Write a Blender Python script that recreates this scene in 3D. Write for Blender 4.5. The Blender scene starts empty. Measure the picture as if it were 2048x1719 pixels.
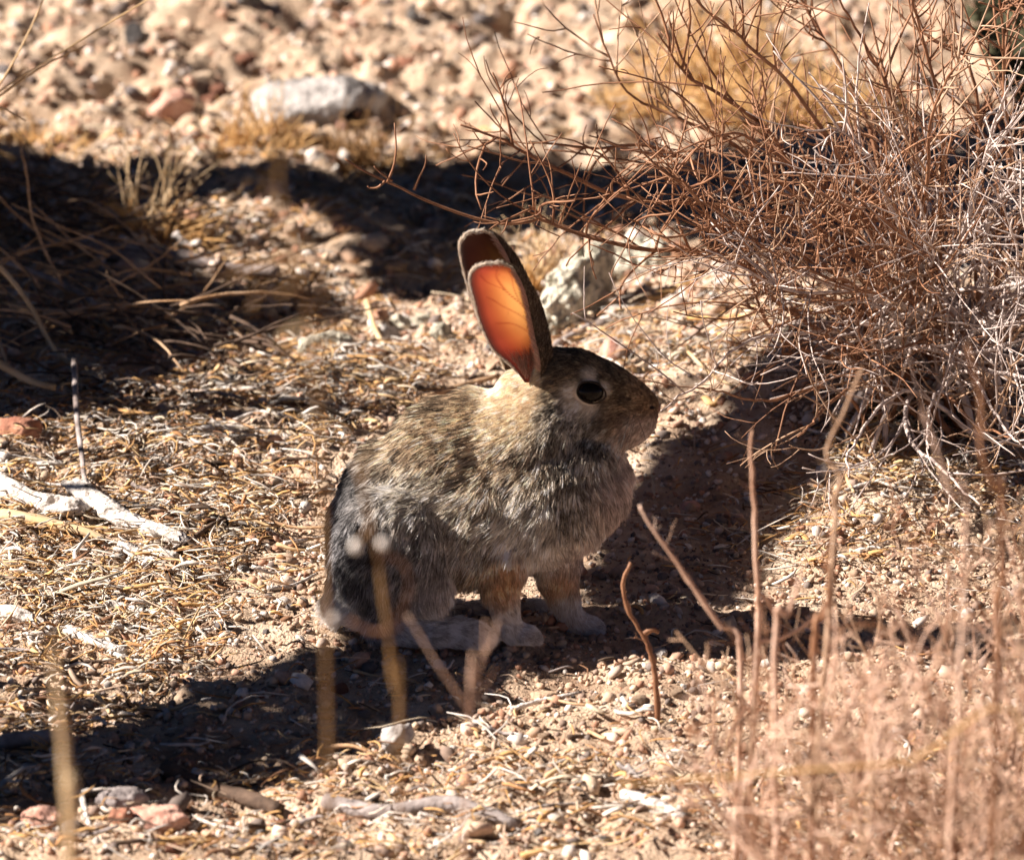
import bpy, math, random
import numpy as np
from mathutils import Vector, Matrix, kdtree

rng = np.random.default_rng(7)
random.seed(7)
R = math.radians
SC = bpy.context.scene

# ------------------------------------------------------------------ camera
PITCH, CAM_H, FPX, W0, H0 = R(17.0), 1.29, 10480.0, 2048.0, 1719.0
cam_d = bpy.data.cameras.new('camera')
cam = bpy.data.objects.new('camera', cam_d)
SC.collection.objects.link(cam)
cam.location = (0, 0, CAM_H)
cam.rotation_euler = (math.pi / 2 - PITCH, 0, 0)
cam_d.sensor_width = 36.0
cam_d.lens = 36.0 * FPX / W0
cam_d.clip_start, cam_d.clip_end = 0.1, 3000
cam_d.dof.use_dof = True
cam_d.dof.focus_distance = 4.0
cam_d.dof.aperture_fstop = 9.5
cam_d.dof.aperture_blades = 9
SC.camera = cam

# ------------------------------------------------------------------ sky, sun, exposure
SUN_AZ, SUN_EL = R(-91.0), R(37.0)          # azimuth from +Y (away from the camera), negative to the left
SUN = np.array([math.sin(SUN_AZ) * math.cos(SUN_EL), math.cos(SUN_AZ) * math.cos(SUN_EL), math.sin(SUN_EL)])
wd = bpy.data.worlds.new('World')
SC.world = wd
wd.use_nodes = True
nt = wd.node_tree
bg = nt.nodes['Background']
sky = nt.nodes.new('ShaderNodeTexSky')
sky.sky_type = 'NISHITA'
sky.sun_disc = False
sky.sun_elevation = SUN_EL
sky.sun_rotation = SUN_AZ
sky.altitude = 3000                          # clear, dry air of a high desert
sky.air_density = 0.16
sky.dust_density = 0.0
nt.links.new(sky.outputs[0], bg.inputs[0])
bg.inputs[1].default_value = 0.05
sd = bpy.data.lights.new('sun', 'SUN')
sd.energy = 5.0
sd.angle = R(0.5)
sd.color = (1.0, 0.875, 0.775)
sun = bpy.data.objects.new('sun', sd)
SC.collection.objects.link(sun)
sun.rotation_euler = Vector(-SUN).to_track_quat('-Z', 'Y').to_euler()
vs = SC.view_settings
vs.view_transform = 'Standard'
vs.look = 'None'
vs.exposure = 1.45
vs.gamma = 1.0
SC.cycles.max_bounces = 6
SC.cycles.transparent_max_bounces = 8

# ------------------------------------------------------------------ helpers: pixels, noise, meshes
CP, SP = math.cos(PITCH), math.sin(PITCH)
PXM = FPX / 4.0                              # pixels per metre at the rabbit


def ray(px, py):
    dx, dy = (px - W0 / 2) / FPX, (H0 / 2 - py) / FPX
    return np.array([dx, CP + dy * SP, -SP + dy * CP])


def P(px, py, Y):
    d = ray(px, py)
    return np.array([0, 0, CAM_H]) + d * (Y / d[1])


def pix(p):
    p = np.asarray(p, float)
    q = p - np.array([0, 0, CAM_H])
    depth = q[..., 1] * CP - q[..., 2] * SP
    up = q[..., 1] * SP + q[..., 2] * CP
    return W0 / 2 + FPX * q[..., 0] / depth, H0 / 2 - FPX * up / depth


def _h(ix, iy, s):
    n = (ix.astype(np.int64) * 374761393 + iy.astype(np.int64) * 668265263 + s * 974634777) & 0x7FFFFFFF
    n = ((n ^ (n >> 13)) * 1274126177) & 0x7FFFFFFF
    return ((n ^ (n >> 16)) & 0xFFFF) / 65535.0


def noise(x, y, s=0):
    x = np.asarray(x, float); y = np.asarray(y, float)
    ix, iy = np.floor(x), np.floor(y)
    fx, fy = x - ix, y - iy
    fx, fy = fx * fx * (3 - 2 * fx), fy * fy * (3 - 2 * fy)
    a, b = _h(ix, iy, s), _h(ix + 1, iy, s)
    c, d = _h(ix, iy + 1, s), _h(ix + 1, iy + 1, s)
    return (a * (1 - fx) + b * fx) * (1 - fy) + (c * (1 - fx) + d * fx) * fy - 0.5


Y0 = None


def gauss(x, y, cx, cy, rx, ry):
    return np.exp(-((x - cx) / rx) ** 2 - ((y - cy) / ry) ** 2)


def height(x, y, fine=True):
    x = np.asarray(x, float); y = np.asarray(y, float)
    h = 0.030 * noise(x * 2.1, y * 1.7, 1) + 0.016 * noise(x * 5.3, y * 4.7, 2)
    # the rise under the dry bush, the dip before the rabbit's chest, the bank on the left
    h = h + 0.095 * gauss(x, y, 0.40, 4.45, 0.26, 0.36)
    h = h + 0.020 * gauss(x, y, -0.60, 4.75, 0.25, 0.5)
    flat = np.clip(gauss(x, y, -0.02, 3.86, 0.30, 0.17) * 1.6, 0, 1)
    h = h * (1 - flat)
    if fine:
        k = 1 - 0.45 * flat
        h = h + k * (0.011 * noise(x * 19, y * 17, 3) + 0.009 * noise(x * 43, y * 41, 4) + 0.0065 * noise(x * 95, y * 91, 5))
        far = np.clip((y - 4.6) / 0.8, 0, 1)
        h = h + far * (0.034 * noise(x * 14, y * 11, 6) + 0.022 * noise(x * 33, y * 29, 8) + 0.012 * noise(x * 71, y * 60, 9))
    return h


def G(px, py, dz=0.0):
    d = ray(px, py)
    z = 0.0
    for _ in range(6):
        t = (z - CAM_H) / d[2]
        p = np.array([0, 0, CAM_H]) + d * t
        z = float(height(p[0], p[1], False))
    p[2] = float(height(p[0], p[1])) + dz
    return p


Y0 = G(900, 1296)[1]


def mesh(name, V, F, mat=None, parent=None, cols=None, smooth=True, link=True):
    """V (n,3); F (m,3) or (m,4) or list of such arrays -> ONE mesh object"""
    V = np.ascontiguousarray(V, dtype=np.float32)
    Fs = F if isinstance(F, list) else [F]
    Fs = [np.asarray(f, dtype=np.int32) for f in Fs if len(f)]
    me = bpy.data.meshes.new(name)
    me.vertices.add(len(V))
    me.vertices.foreach_set('co', V.ravel())
    loops = np.concatenate([f.ravel() for f in Fs])
    tot = np.concatenate([np.full(len(f), f.shape[1], np.int32) for f in Fs])
    st = np.concatenate([[0], np.cumsum(tot)[:-1]]).astype(np.int32)
    me.loops.add(len(loops))
    me.loops.foreach_set('vertex_index', loops)
    me.polygons.add(len(tot))
    me.polygons.foreach_set('loop_start', st)
    me.polygons.foreach_set('loop_total', tot)
    me.update(calc_edges=True)
    if smooth:
        me.polygons.foreach_set('use_smooth', np.ones(len(tot), bool))
    if cols is not None:
        a = me.color_attributes.new('tint', 'FLOAT_COLOR', 'POINT')
        c = np.ones((len(V), 4), np.float32)
        c[:, :3] = cols
        a.data.foreach_set('color', c.ravel())
    if mat:
        me.materials.append(mat)
    o = bpy.data.objects.new(name, me)
    SC.collection.objects.link(o)
    if parent is not None:
        o.parent = parent
        o.matrix_parent_inverse = Matrix.Translation(-parent.location)
    return o


def empty(name, loc):
    o = bpy.data.objects.new(name, None)
    o.empty_display_size = 0.02
    SC.collection.objects.link(o)
    o.location = Vector([float(c) for c in loc])
    return o


def tag(o, label=None, cat=None, group=None, kind=None):
    for k, v in (('label', label), ('category', cat), ('group', group), ('kind', kind)):
        if v:
            o[k] = v
    return o


def norm(a):
    return a / (np.linalg.norm(a, axis=-1, keepdims=True) + 1e-12)


def tubes(paths, radii, sides=3, flat=1.0, cap=True):
    """paths (N,K,3), radii (N,K): closed tapered tubes -> V, [quads, tris]"""
    paths = np.asarray(paths, float); radii = np.asarray(radii, float)
    N, K = paths.shape[:2]
    T = np.gradient(paths, axis=1)
    T = norm(T)
    ref = np.where(np.abs(T[:, :1, 2:3]) > 0.85, np.array([1.0, 0.1, 0]), np.array([0, 0, 1.0]))
    A = norm(np.cross(T, np.broadcast_to(ref, T.shape)))
    B = np.cross(T, A)
    ang = np.arange(sides) * 2 * math.pi / sides
    ca, sa = np.cos(ang), np.sin(ang) * flat
    V = paths[:, :, None, :] + radii[:, :, None, None] * (ca[None, None, :, None] * A[:, :, None, :] + sa[None, None, :, None] * B[:, :, None, :])
    V = V.reshape(-1, 3)
    n, k, s = np.meshgrid(np.arange(N), np.arange(K - 1), np.arange(sides), indexing='ij')
    s2 = (s + 1) % sides
    i = lambda kk, ss: ((n * K + kk) * sides + ss).ravel()
    Q = np.stack([i(k, s), i(k, s2), i(k + 1, s2), i(k + 1, s)], 1)
    Fs = [Q]
    if cap and sides == 3:
        b = np.arange(N) * K * 3
        Fs.append(np.stack([b + 2, b + 1, b], 1))
        e = b + (K - 1) * 3
        Fs.append(np.stack([e, e + 1, e + 2], 1))
    elif cap:
        b = np.arange(N) * K * sides
        Fs.append(np.stack([b + sides - 1 - j for j in range(sides)], 1))
        e = b + (K - 1) * sides
        Fs.append(np.stack([e + j for j in range(sides)], 1))
    return V, Fs


def catmull(pts, n):
    pts = np.asarray(pts, float)
    p = np.vstack([2 * pts[0] - pts[1], pts, 2 * pts[-1] - pts[-2]])
    m = len(pts) - 1
    out = []
    for t in np.linspace(0, m - 1e-6, n):
        i = int(t); f = t - i
        a, b, c, d = p[i], p[i + 1], p[i + 2], p[i + 3]
        out.append(0.5 * (2 * b + (c - a) * f + (2 * a - 5 * b + 4 * c - d) * f * f + (3 * b - a - 3 * c + d) * f ** 3))
    return np.array(out)


def in_poly(px, py, poly):
    px = np.asarray(px); py = np.asarray(py)
    c = np.zeros(px.shape, bool)
    j = len(poly) - 1
    for i in range(len(poly)):
        xi, yi = poly[i]; xj, yj = poly[j]
        c ^= ((yi > py) != (yj > py)) & (px < (xj - xi) * (py - yi) / (yj - yi + 1e-9) + xi)
        j = i
    return c


# ------------------------------------------------------------------ materials
def mat(name):
    m = bpy.data.materials.new(name)
    m.use_nodes = True
    return m, m.node_tree, m.node_tree.nodes['Principled BSDF']


def mat_noise(name, c1, c2, scale=40, rough=0.9, bump=0.3, bscale=None, tint=False, c3=None, dist=0.002, translucent=0.0, spec=0.2):
    """two or three colours mixed by object-space noise, fine relief by bump; tint multiplies by the mesh's own colour"""
    m, t, b = mat(name)
    N, L = t.nodes, t.links
    co = N.new('ShaderNodeTexCoord')
    n1 = N.new('ShaderNodeTexNoise'); n1.inputs['Scale'].default_value = scale; n1.inputs['Detail'].default_value = 8; n1.inputs['Roughness'].default_value = 0.65
    L.new(co.outputs['Object'], n1.inputs['Vector'])
    cr = N.new('ShaderNodeValToRGB')
    cr.color_ramp.elements[0].position = 0.36; cr.color_ramp.elements[0].color = (*c1, 1)
    cr.color_ramp.elements[1].position = 0.64; cr.color_ramp.elements[1].color = (*c2, 1)
    if c3:
        e = cr.color_ramp.elements.new(0.5); e.color = (*c3, 1)
    L.new(n1.outputs['Fac'], cr.inputs['Fac'])
    out = cr.outputs['Color']
    if tint:
        at = N.new('ShaderNodeAttribute'); at.attribute_name = 'tint'
        mx = N.new('ShaderNodeMix'); mx.data_type = 'RGBA'; mx.blend_type = 'MULTIPLY'; mx.inputs[0].default_value = 1
        L.new(out, mx.inputs[6]); L.new(at.outputs['Color'], mx.inputs[7])
        out = mx.outputs[2]
    L.new(out, b.inputs['Base Color'])
    b.inputs['Roughness'].default_value = rough
    b.inputs['Specular IOR Level'].default_value = spec
    if bump:
        n2 = N.new('ShaderNodeTexNoise'); n2.inputs['Scale'].default_value = bscale or scale * 6; n2.inputs['Detail'].default_value = 6
        L.new(co.outputs['Object'], n2.inputs['Vector'])
        bp = N.new('ShaderNodeBump'); bp.inputs['Strength'].default_value = bump; bp.inputs['Distance'].default_value = dist
        L.new(n2.outputs['Fac'], bp.inputs['Height']); L.new(bp.outputs['Normal'], b.inputs['Normal'])
    if translucent:
        tr = N.new('ShaderNodeBsdfTranslucent'); L.new(out, tr.inputs['Color'])
        ms = N.new('ShaderNodeMixShader'); ms.inputs[0].default_value = translucent
        L.new(b.outputs[0], ms.inputs[1]); L.new(tr.outputs[0], ms.inputs[2])
        L.new(ms.outputs[0], N['Material Output'].inputs['Surface'])
    return m


M_ground = mat_noise('ground_sand', (0.28, 0.19, 0.13), (0.63, 0.505, 0.39), scale=16, bump=1.0, bscale=420, c3=(0.49, 0.37, 0.265), dist=0.004)
M_grain = mat_noise('gravel_grain', (0.75, 0.75, 0.75), (1, 1, 1), scale=300, bump=0.35, bscale=900, tint=True, dist=0.001)
M_litter = mat_noise('plant_litter', (0.7, 0.7, 0.7), (1, 1, 1), scale=200, bump=0.2, tint=True, translucent=0.15, dist=0.001)
M_straw = mat_noise('dry_straw', (0.58, 0.34, 0.13), (0.80, 0.58, 0.30), scale=35, bump=0.2, translucent=0.25, dist=0.001)
M_straw_pale = mat_noise('pale_straw', (0.55, 0.38, 0.20), (0.78, 0.62, 0.40), scale=30, bump=0.2, translucent=0.2, dist=0.001)
M_straw_brown = mat_noise('brown_straw', (0.22, 0.12, 0.05), (0.40, 0.25, 0.115), scale=35, bump=0.2, translucent=0.25, dist=0.001)
M_wood = mat_noise('bleached_wood', (0.10, 0.08, 0.065), (0.48, 0.44, 0.40), scale=75, bump=1.0, bscale=220, c3=(0.70, 0.66, 0.62), dist=0.003)
M_wood_grey = mat_noise('grey_wood', (0.16, 0.13, 0.12), (0.42, 0.38, 0.37), scale=35, bump=0.7, bscale=240, dist=0.002)
M_wood_dark = mat_noise('dark_stick', (0.05, 0.035, 0.028), (0.16, 0.11, 0.08), scale=50, bump=0.5, bscale=260, dist=0.002)
M_wood_tan = mat_noise('tan_stick', (0.32, 0.19, 0.10), (0.60, 0.42, 0.27), scale=40, bump=0.5, bscale=260, dist=0.002)
M_twig = mat_noise('reddish_twig', (0.15, 0.062, 0.030), (0.36, 0.19, 0.105), scale=45, bump=0.3, bscale=400, dist=0.001, spec=0.35, rough=0.6)
M_twig_grey = mat_noise('silver_twig', (0.34, 0.27, 0.24), (0.66, 0.58, 0.54), scale=60, bump=0.4, bscale=400, dist=0.001)
M_twig_pale = mat_noise('pale_pink_twig', (0.46, 0.28, 0.19), (0.74, 0.55, 0.44), scale=25, bump=0.3, bscale=300, dist=0.001)
M_twig_tan = mat_noise('tan_twig', (0.26, 0.155, 0.095), (0.52, 0.37, 0.26), scale=45, bump=0.3, bscale=400, dist=0.001)
M_bark = mat_noise('dark_bark', (0.05, 0.035, 0.028), (0.15, 0.11, 0.085), scale=20, bump=1.0, bscale=80, dist=0.01)
M_leaf = mat_noise('shrub_leaf', (0.035, 0.038, 0.020), (0.080, 0.080, 0.045), scale=30, bump=0.0, translucent=0.1)
ROCK = {
    'white': mat_noise('white_rock', (0.16, 0.15, 0.145), (0.54, 0.52, 0.50), scale=34, bump=1.0, bscale=120, c3=(0.42, 0.40, 0.385), dist=0.006),
    'pale': mat_noise('lichen_pale_rock', (0.20, 0.19, 0.15), (0.74, 0.71, 0.60), scale=75, bump=1.0, bscale=130, c3=(0.56, 0.53, 0.43), dist=0.012),
    'pink': mat_noise('pink_rock', (0.40, 0.20, 0.15), (0.68, 0.46, 0.37), scale=70, bump=0.9, bscale=200, c3=(0.55, 0.33, 0.26), dist=0.003),
    'red': mat_noise('rust_rock', (0.22, 0.09, 0.06), (0.46, 0.24, 0.16), scale=70, bump=0.9, bscale=200, dist=0.003),
    'grey': mat_noise('grey_rock', (0.16, 0.14, 0.14), (0.40, 0.36, 0.35), scale=60, bump=0.9, bscale=200, dist=0.003),
    'dark': mat_noise('dark_rock', (0.05, 0.05, 0.05), (0.15, 0.14, 0.14), scale=60, bump=0.9, bscale=200, dist=0.003),
    'tan': mat_noise('tan_rock', (0.36, 0.24, 0.16), (0.62, 0.47, 0.34), scale=60, bump=0.9, bscale=200, dist=0.003),
}

# ------------------------------------------------------------------ the ground: one sheet to the horizon
def axis(lo, hi, step, far):
    mid = np.arange(lo, hi + step / 2, step)
    g = []
    s, v = step * 1.6, 0.0
    while v < far:
        v += s; s *= 1.35; g.append(v)
    g = np.array(g)
    return np.concatenate([lo - g[::-1], mid, hi + g])


gx = axis(-0.74, 0.74, 0.0055, 600)
gy = axis(3.0, 6.9, 0.0064, 900)
GX, GY = np.meshgrid(gx, gy, indexing='ij')
GZ = height(GX, GY)
nx, ny = GX.shape
idx = np.arange(nx * ny).reshape(nx, ny)
gq = np.stack([idx[:-1, :-1].ravel(), idx[1:, :-1].ravel(), idx[1:, 1:].ravel(), idx[:-1, 1:].ravel()], 1)
ground = mesh('ground', np.stack([GX.ravel(), GY.ravel(), GZ.ravel()], 1), gq, M_ground)
tag(ground, 'peach coloured sandy desert ground', None, None, 'structure')


def ground_points(n, margin=1.12, y=(3.05, 6.8)):
    out = []
    k = 0
    while k < n:
        yy = rng.uniform(y[0], y[1], n * 2)
        xx = rng.uniform(-1, 1, n * 2) * 0.80
        ok = np.abs(xx) < yy * (W0 / 2 / FPX) * margin * 1.05
        out.append(np.stack([xx[ok], yy[ok]], 1)); k += ok.sum()
    return np.concatenate(out)[:n]


LITTER_ZONES = [([(0, 760), (330, 760), (640, 700), (920, 690), (920, 760), (700, 870), (640, 1010), (560, 1060), (420, 1200), (470, 1290), (330, 1400), (150, 1480), (0, 1480)], 1.0),
                ([(0, 1480), (300, 1560), (640, 1540), (1000, 1480), (1300, 1540), (2048, 1480), (2048, 1719), (0, 1719)], 0.30),
                ([(1620, 760), (1800, 700), (2048, 640), (2048, 1100), (1800, 1000), (1640, 930)], 0.8),
                ([(1080, 640), (1500, 560), (1700, 620), (1560, 700), (1250, 790), (1120, 690)], 0.30),
                ([(1300, 1060), (1560, 930), (1900, 980), (1900, 1140), (1500, 1150)], 0.18),
                ([(0, 250), (1100, 330), (1000, 620), (0, 800)], 0.22)]


def litter_weight(px, py):
    w = np.full(px.shape, 0.05)
    for poly, k in LITTER_ZONES:
        w = np.where(in_poly(px, py, poly), np.maximum(w, k), w)
    return w


# gravel: nobody could count it
_t = (1 + 5 ** 0.5) / 2
ICO_V = norm(np.array([(-1, _t, 0), (1, _t, 0), (-1, -_t, 0), (1, -_t, 0), (0, -1, _t), (0, 1, _t), (0, -1, -_t), (0, 1, -_t), (_t, 0, -1), (_t, 0, 1), (-_t, 0, -1), (-_t, 0, 1)], float))
ICO_F = np.array([(0, 11, 5), (0, 5, 1), (0, 1, 7), (0, 7, 10), (0, 10, 11), (1, 5, 9), (5, 11, 4), (11, 10, 2), (10, 7, 6), (7, 1, 8), (3, 9, 4), (3, 4, 2), (3, 2, 6), (3, 6, 8), (3, 8, 9), (4, 9, 5), (2, 4, 11), (6, 2, 10), (8, 6, 7), (9, 8, 1)])


def rotz(a):
    c, s = np.cos(a), np.sin(a); z = np.zeros_like(a); o = np.ones_like(a)
    return np.stack([np.stack([c, -s, z], -1), np.stack([s, c, z], -1), np.stack([z, z, o], -1)], -2)


STONE_COLS = np.array([(0.62, 0.46, 0.34), (0.54, 0.38, 0.27), (0.72, 0.58, 0.48), (0.48, 0.27, 0.18), (0.76, 0.70, 0.64), (0.34, 0.25, 0.20), (0.62, 0.40, 0.29), (0.22, 0.18, 0.16), (0.66, 0.52, 0.38)])


def stones(xy, size, sink=0.12):
    n = len(xy)
    S = size[:, None] * rng.uniform([0.75, 0.75, 0.45], [1.3, 1.1, 0.95], (n, 3))
    V = ICO_V[None] * (1 + rng.uniform(-0.22, 0.22, (n, 12, 1)))
    V = V * S[:, None, :]
    V = np.einsum('nij,nkj->nki', rotz(rng.uniform(0, 6.28, n)), V)
    tilt = rng.normal(0, 0.3, (n, 2))
    V[:, :, 2] += V[:, :, 0] * tilt[:, :1] + V[:, :, 1] * tilt[:, 1:]
    z = height(xy[:, 0], xy[:, 1]) + S[:, 2] * (1 - 2 * sink) * 0.8
    V[:, :, 0] += xy[:, :1]; V[:, :, 1] += xy[:, 1:]; V[:, :, 2] += z[:, None]
    F = (ICO_F[None] + (np.arange(n) * 12)[:, None, None]).reshape(-1, 3)
    C = STONE_COLS[rng.integers(0, len(STONE_COLS), n)] * rng.uniform(0.75, 1.15, (n, 1))
    return V.reshape(-1, 3), F, np.repeat(C, 12, 0)


xy1 = ground_points(35000, y=(3.1, 4.7))
s1 = np.exp(rng.normal(math.log(0.0016), 0.52, len(xy1)))
xy2 = ground_points(13000, y=(4.5, 6.8))
s2 = np.exp(rng.normal(math.log(0.0032), 0.55, len(xy2)))
xy3 = np.stack([rng.uniform(-1.6, 1.6, 6500), rng.uniform(2.4, 7.6, 6500)], 1)      # the ground beyond the view
xy3 = xy3[(np.abs(xy3[:, 0]) > .72) | (xy3[:, 1] < 3.05) | (xy3[:, 1] > 6.8)]
s3 = np.exp(rng.normal(math.log(0.0045), 0.5, len(xy3)))
v, f, c = stones(np.concatenate([xy1, xy2, xy3]), np.clip(np.concatenate([s1, s2, s3]), 0.001, 0.014))
gr = mesh('gravel', v, f, M_grain, cols=c, smooth=False)
tag(gr, 'fine peach and brown gravel grains covering the sandy ground', 'gravel', None, 'stuff')

# litter: dry needles, leaf curls and bits of stem
LIT_COLS = np.array([(0.74, 0.46, 0.20), (0.80, 0.58, 0.32), (0.56, 0.30, 0.14), (0.84, 0.72, 0.54), (0.26, 0.14, 0.08), (0.86, 0.80, 0.72), (0.10, 0.07, 0.05), (0.76, 0.46, 0.20), (0.84, 0.77, 0.68), (0.64, 0.48, 0.36), (0.86, 0.82, 0.76)])
xy = ground_points(120000, y=(3.1, 5.4))
hx, hy = pix(np.stack([xy[:, 0], xy[:, 1], height(xy[:, 0], xy[:, 1], False)], 1))
wgt = litter_weight(hx, hy) * (0.10 + 1.9 * np.clip(noise(xy[:, 0] * 13, xy[:, 1] * 9, 21) + 0.45, 0, 1) ** 1.3)
xy = xy[rng.uniform(0, 1, len(xy)) < wgt * .8][:27000]
n = len(xy)
Ls = np.exp(rng.normal(math.log(0.0135), 0.6, n)).clip(0.004, 0.065)
th = rng.normal(0.15, 1.2, n)
K = 5
tt = np.linspace(-0.5, 0.5, K)
bend = rng.normal(0, 0.35, n)
lx = tt[None] * Ls[:, None]
ly = (tt[None] ** 2 - 0.08) * Ls[:, None] * bend[:, None] * 2
arch = np.abs(rng.normal(0, 0.25, n))
pth = np.zeros((n, K, 3))
pth[:, :, 0] = xy[:, :1] + lx * np.cos(th)[:, None] - ly * np.sin(th)[:, None]
pth[:, :, 1] = xy[:, 1:] + lx * np.sin(th)[:, None] + ly * np.cos(th)[:, None]
pth[:, :, 2] = height(pth[:, :, 0], pth[:, :, 1]) * 0.6 + 0.4 * height(xy[:, 0], xy[:, 1])[:, None] + 0.0015 + np.abs(rng.normal(0, 0.005, n))[:, None] + (0.25 - tt[None] ** 2) * Ls[:, None] * arch[:, None] + tt[None] * Ls[:, None] * rng.normal(0, 0.22, n)[:, None]
wd_ = rng.uniform(0.0003, 0.0010, n) * np.where(rng.uniform(0, 1, n) < 0.10, 2.4, 1)
rad = wd_[:, None] * np.array([0.55, 1, 1.0, 0.85, 0.4])[None]
v, f = tubes(pth, rad, 3)
c = np.repeat(LIT_COLS[rng.integers(0, len(LIT_COLS), n)] * rng.uniform(0.7, 1.15, (n, 1)), K * 3, 0)
lt = mesh('plant_litter', v, f, M_litter, cols=c, smooth=False)
tag(lt, 'orange and straw coloured dry plant litter strewn over the sand', 'litter', None, 'stuff')

# ------------------------------------------------------------------ rocks
_sub = None


def ico_sphere(sub):
    V, F = ICO_V.copy(), ICO_F.copy()
    for _ in range(sub):
        e = {}
        V = list(V); nf = []
        def mid(a, b):
            k = (min(a, b), max(a, b))
            if k not in e:
                p = V[a] + V[b]; V.append(p / np.linalg.norm(p)); e[k] = len(V) - 1
            return e[k]
        for a, b, c in F:
            ab, bc, ca = mid(a, b), mid(b, c), mid(c, a)
            nf += [(a, ab, ca), (b, bc, ab), (c, ca, bc), (ab, bc, ca)]
        V, F = np.array(V), np.array(nf)
    return V, F


IS3 = ico_sphere(3)
IS4 = ico_sphere(5)
IS2 = ico_sphere(2)


def rock(name, px, py, size, m, label, ang=0.0, seed=0, cuts=7, tilt=(0, 0), sink=0.25, res=3, cat='rock', group=None, base=None, rough_=False):
    """a rock: sphere cut by random planes, roughened; size = half extents in metres (x, y, z); px,py is where its middle meets the ground"""
    r2 = np.random.default_rng(seed + 100)
    V, F = (IS4 if rough_ else IS3 if res == 3 else IS2)
    V = V.copy()
    for _ in range(cuts):
        nrm = norm(r2.normal(0, 1, 3)); d = r2.uniform(0.55, 0.85)
        ex = np.maximum(V @ nrm - d, 0)
        V = V - ex[:, None] * nrm * 0.92
    V = V * (1 + 0.10 * (noise(V[:, 0] * 3 + seed, V[:, 1] * 3 + V[:, 2] * 2, seed)[:, None]) + 0.16 * noise(V[:, 0] * 5 + V[:, 2] * 3, V[:, 1] * 5 + V[:, 2] * 4, seed + 3)[:, None] + 0.07 * noise(V[:, 0] * 11, V[:, 2] * 11 + V[:, 1] * 9, seed + 5)[:, None])
    V = V * np.array(size)
    ca, sa = math.cos(ang), math.sin(ang)
    x, y = V[:, 0] * ca - V[:, 1] * sa, V[:, 0] * sa + V[:, 1] * ca
    V = np.stack([x, y, V[:, 2] + x * tilt[0] + y * tilt[1]], 1)
    g = G(px, py) if base is None else base
    if rough_:
        V = V + norm(V) * (noise(V[:, 0] * 160 + seed, V[:, 1] * 120 + V[:, 2] * 150, seed + 7)[:, None] * .004 + noise(V[:, 0] * 60, V[:, 2] * 70 + V[:, 1] * 50, seed + 8)[:, None] * .008)
    lowest = -V[:, 2].min()
    V[:, 2] += lowest * (1 - 2 * sink)
    o = mesh(name, V, F, ROCK[m], smooth=False)
    if res == 3:
        o.data.polygons.foreach_set('use_smooth', np.ones(len(o.data.polygons), bool))
    o.location = Vector([float(q) for q in g])
    tag(o, label, cat, group)
    return o


rock('rock', 635, 236, (0.070, 0.045, 0.024), 'white', 'large white weathered rock behind the golden grass tuft', 0.1, 4, tilt=(0.05, 0.25))
rock('rock', 710, 222, (0.034, 0.03, 0.027), 'white', 'rounded white stone leaning on the large white rock', 0.5, 12)
rock('rock', 1165, 625, (0.026, 0.075, 0.040), 'pale', 'long pale speckled rock between the rabbit ears and the bush', -0.45, 9, tilt=(0.0, 0.30), sink=0.2, rough_=True, cuts=4)
rock('rock', 1275, 535, (0.036, 0.03, 0.022), 'pale', 'pale grey rock under the lowest bush branch', 0.3, 17, rough_=True, cuts=4)
rock('rock', 1222, 722, (0.011, 0.012, 0.014), 'pink', 'small pink stone above the rabbit forehead', 0.3, 21)
rock('rock', 345, 222, (0.028, 0.024, 0.019), 'pink', 'pinkish stone with dark shadow on the far sand, upper left', 0.3, 24)
rock('rock', 268, 78, (0.012, 0.012, 0.015), 'dark', 'small dark round stone near the top edge, upper left', 0.3, 27)
rock('rock', 815, 112, (0.016, 0.014, 0.010), 'red', 'rust red stone on the far sand near the top edge', 0.8, 28)
rock('rock', 1085, 128, (0.020, 0.014, 0.010), 'pink', 'flat pink stone on the far sand beside the twig tips', 0.2, 29)
rock('rock', 315, 1650, (0.029, 0.017, 0.010), 'pink', 'flat pink granite stone at the lower left', 0.12, 31, cuts=10, sink=0.15)
rock('rock', 245, 1622, (0.018, 0.013, 0.009), 'grey', 'purplish grey stone in the lower left shade', 0.1, 33)
rock('rock', 240, 1655, (0.010, 0.008, 0.006), 'red', 'small rust coloured stone beside the flat pink granite stone', 0.1, 34)
rock('rock', 85, 1632, (0.016, 0.012, 0.008), 'pink', 'dull pink stone in shade at the bottom left corner', 0.1, 35)
rock('rock', 792, 1510, (0.0145, 0.012, 0.014), 'white', 'white wedge shaped stone on the shadow edge below the rabbit', 0.4, 38, cuts=9, sink=0.12)
rock('rock', 28, 870, (0.024, 0.02, 0.014), 'red', 'reddish stone at the left edge under the yellow straw', 0.2, 41)
rock('rock', 772, 668, (0.012, 0.012, 0.011), 'white', 'white stone left of the pale stone cluster behind the rabbit', 0.2, 43)
rock('rock', 800, 648, (0.011, 0.011, 0.010), 'pale', 'pale stone topmost of the cluster behind the rabbit', 0.2, 44)
rock('rock', 845, 640, (0.013, 0.011, 0.009), 'pale', 'squarish pale stone in the cluster beside the rabbit ears', 0.5, 45)
rock('rock', 885, 695, (0.012, 0.011, 0.012), 'pale', 'upright pale stone with dark hollow beside the near ear', 0.2, 46)
rock('rock', 650, 700, (0.030, 0.022, 0.012), 'pale', 'low pale stone behind the blurred tan stalk', 0.2, 47)
rock('rock', 1325, 1312, (0.0055, 0.005, 0.005), 'white', 'tiny bluish white pebble at the foot of the reddish stem', 0.2, 51)
rock('rock', 1088, 1385, (0.012, 0.008, 0.006), 'tan', 'small tan stone in front of the rabbit paws', 0.2, 52)
rock('rock', 175, 470, (0.018, 0.014, 0.012), 'grey', 'grey stone in the dark shade beside the straw tuft', 0.2, 53)
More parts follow.
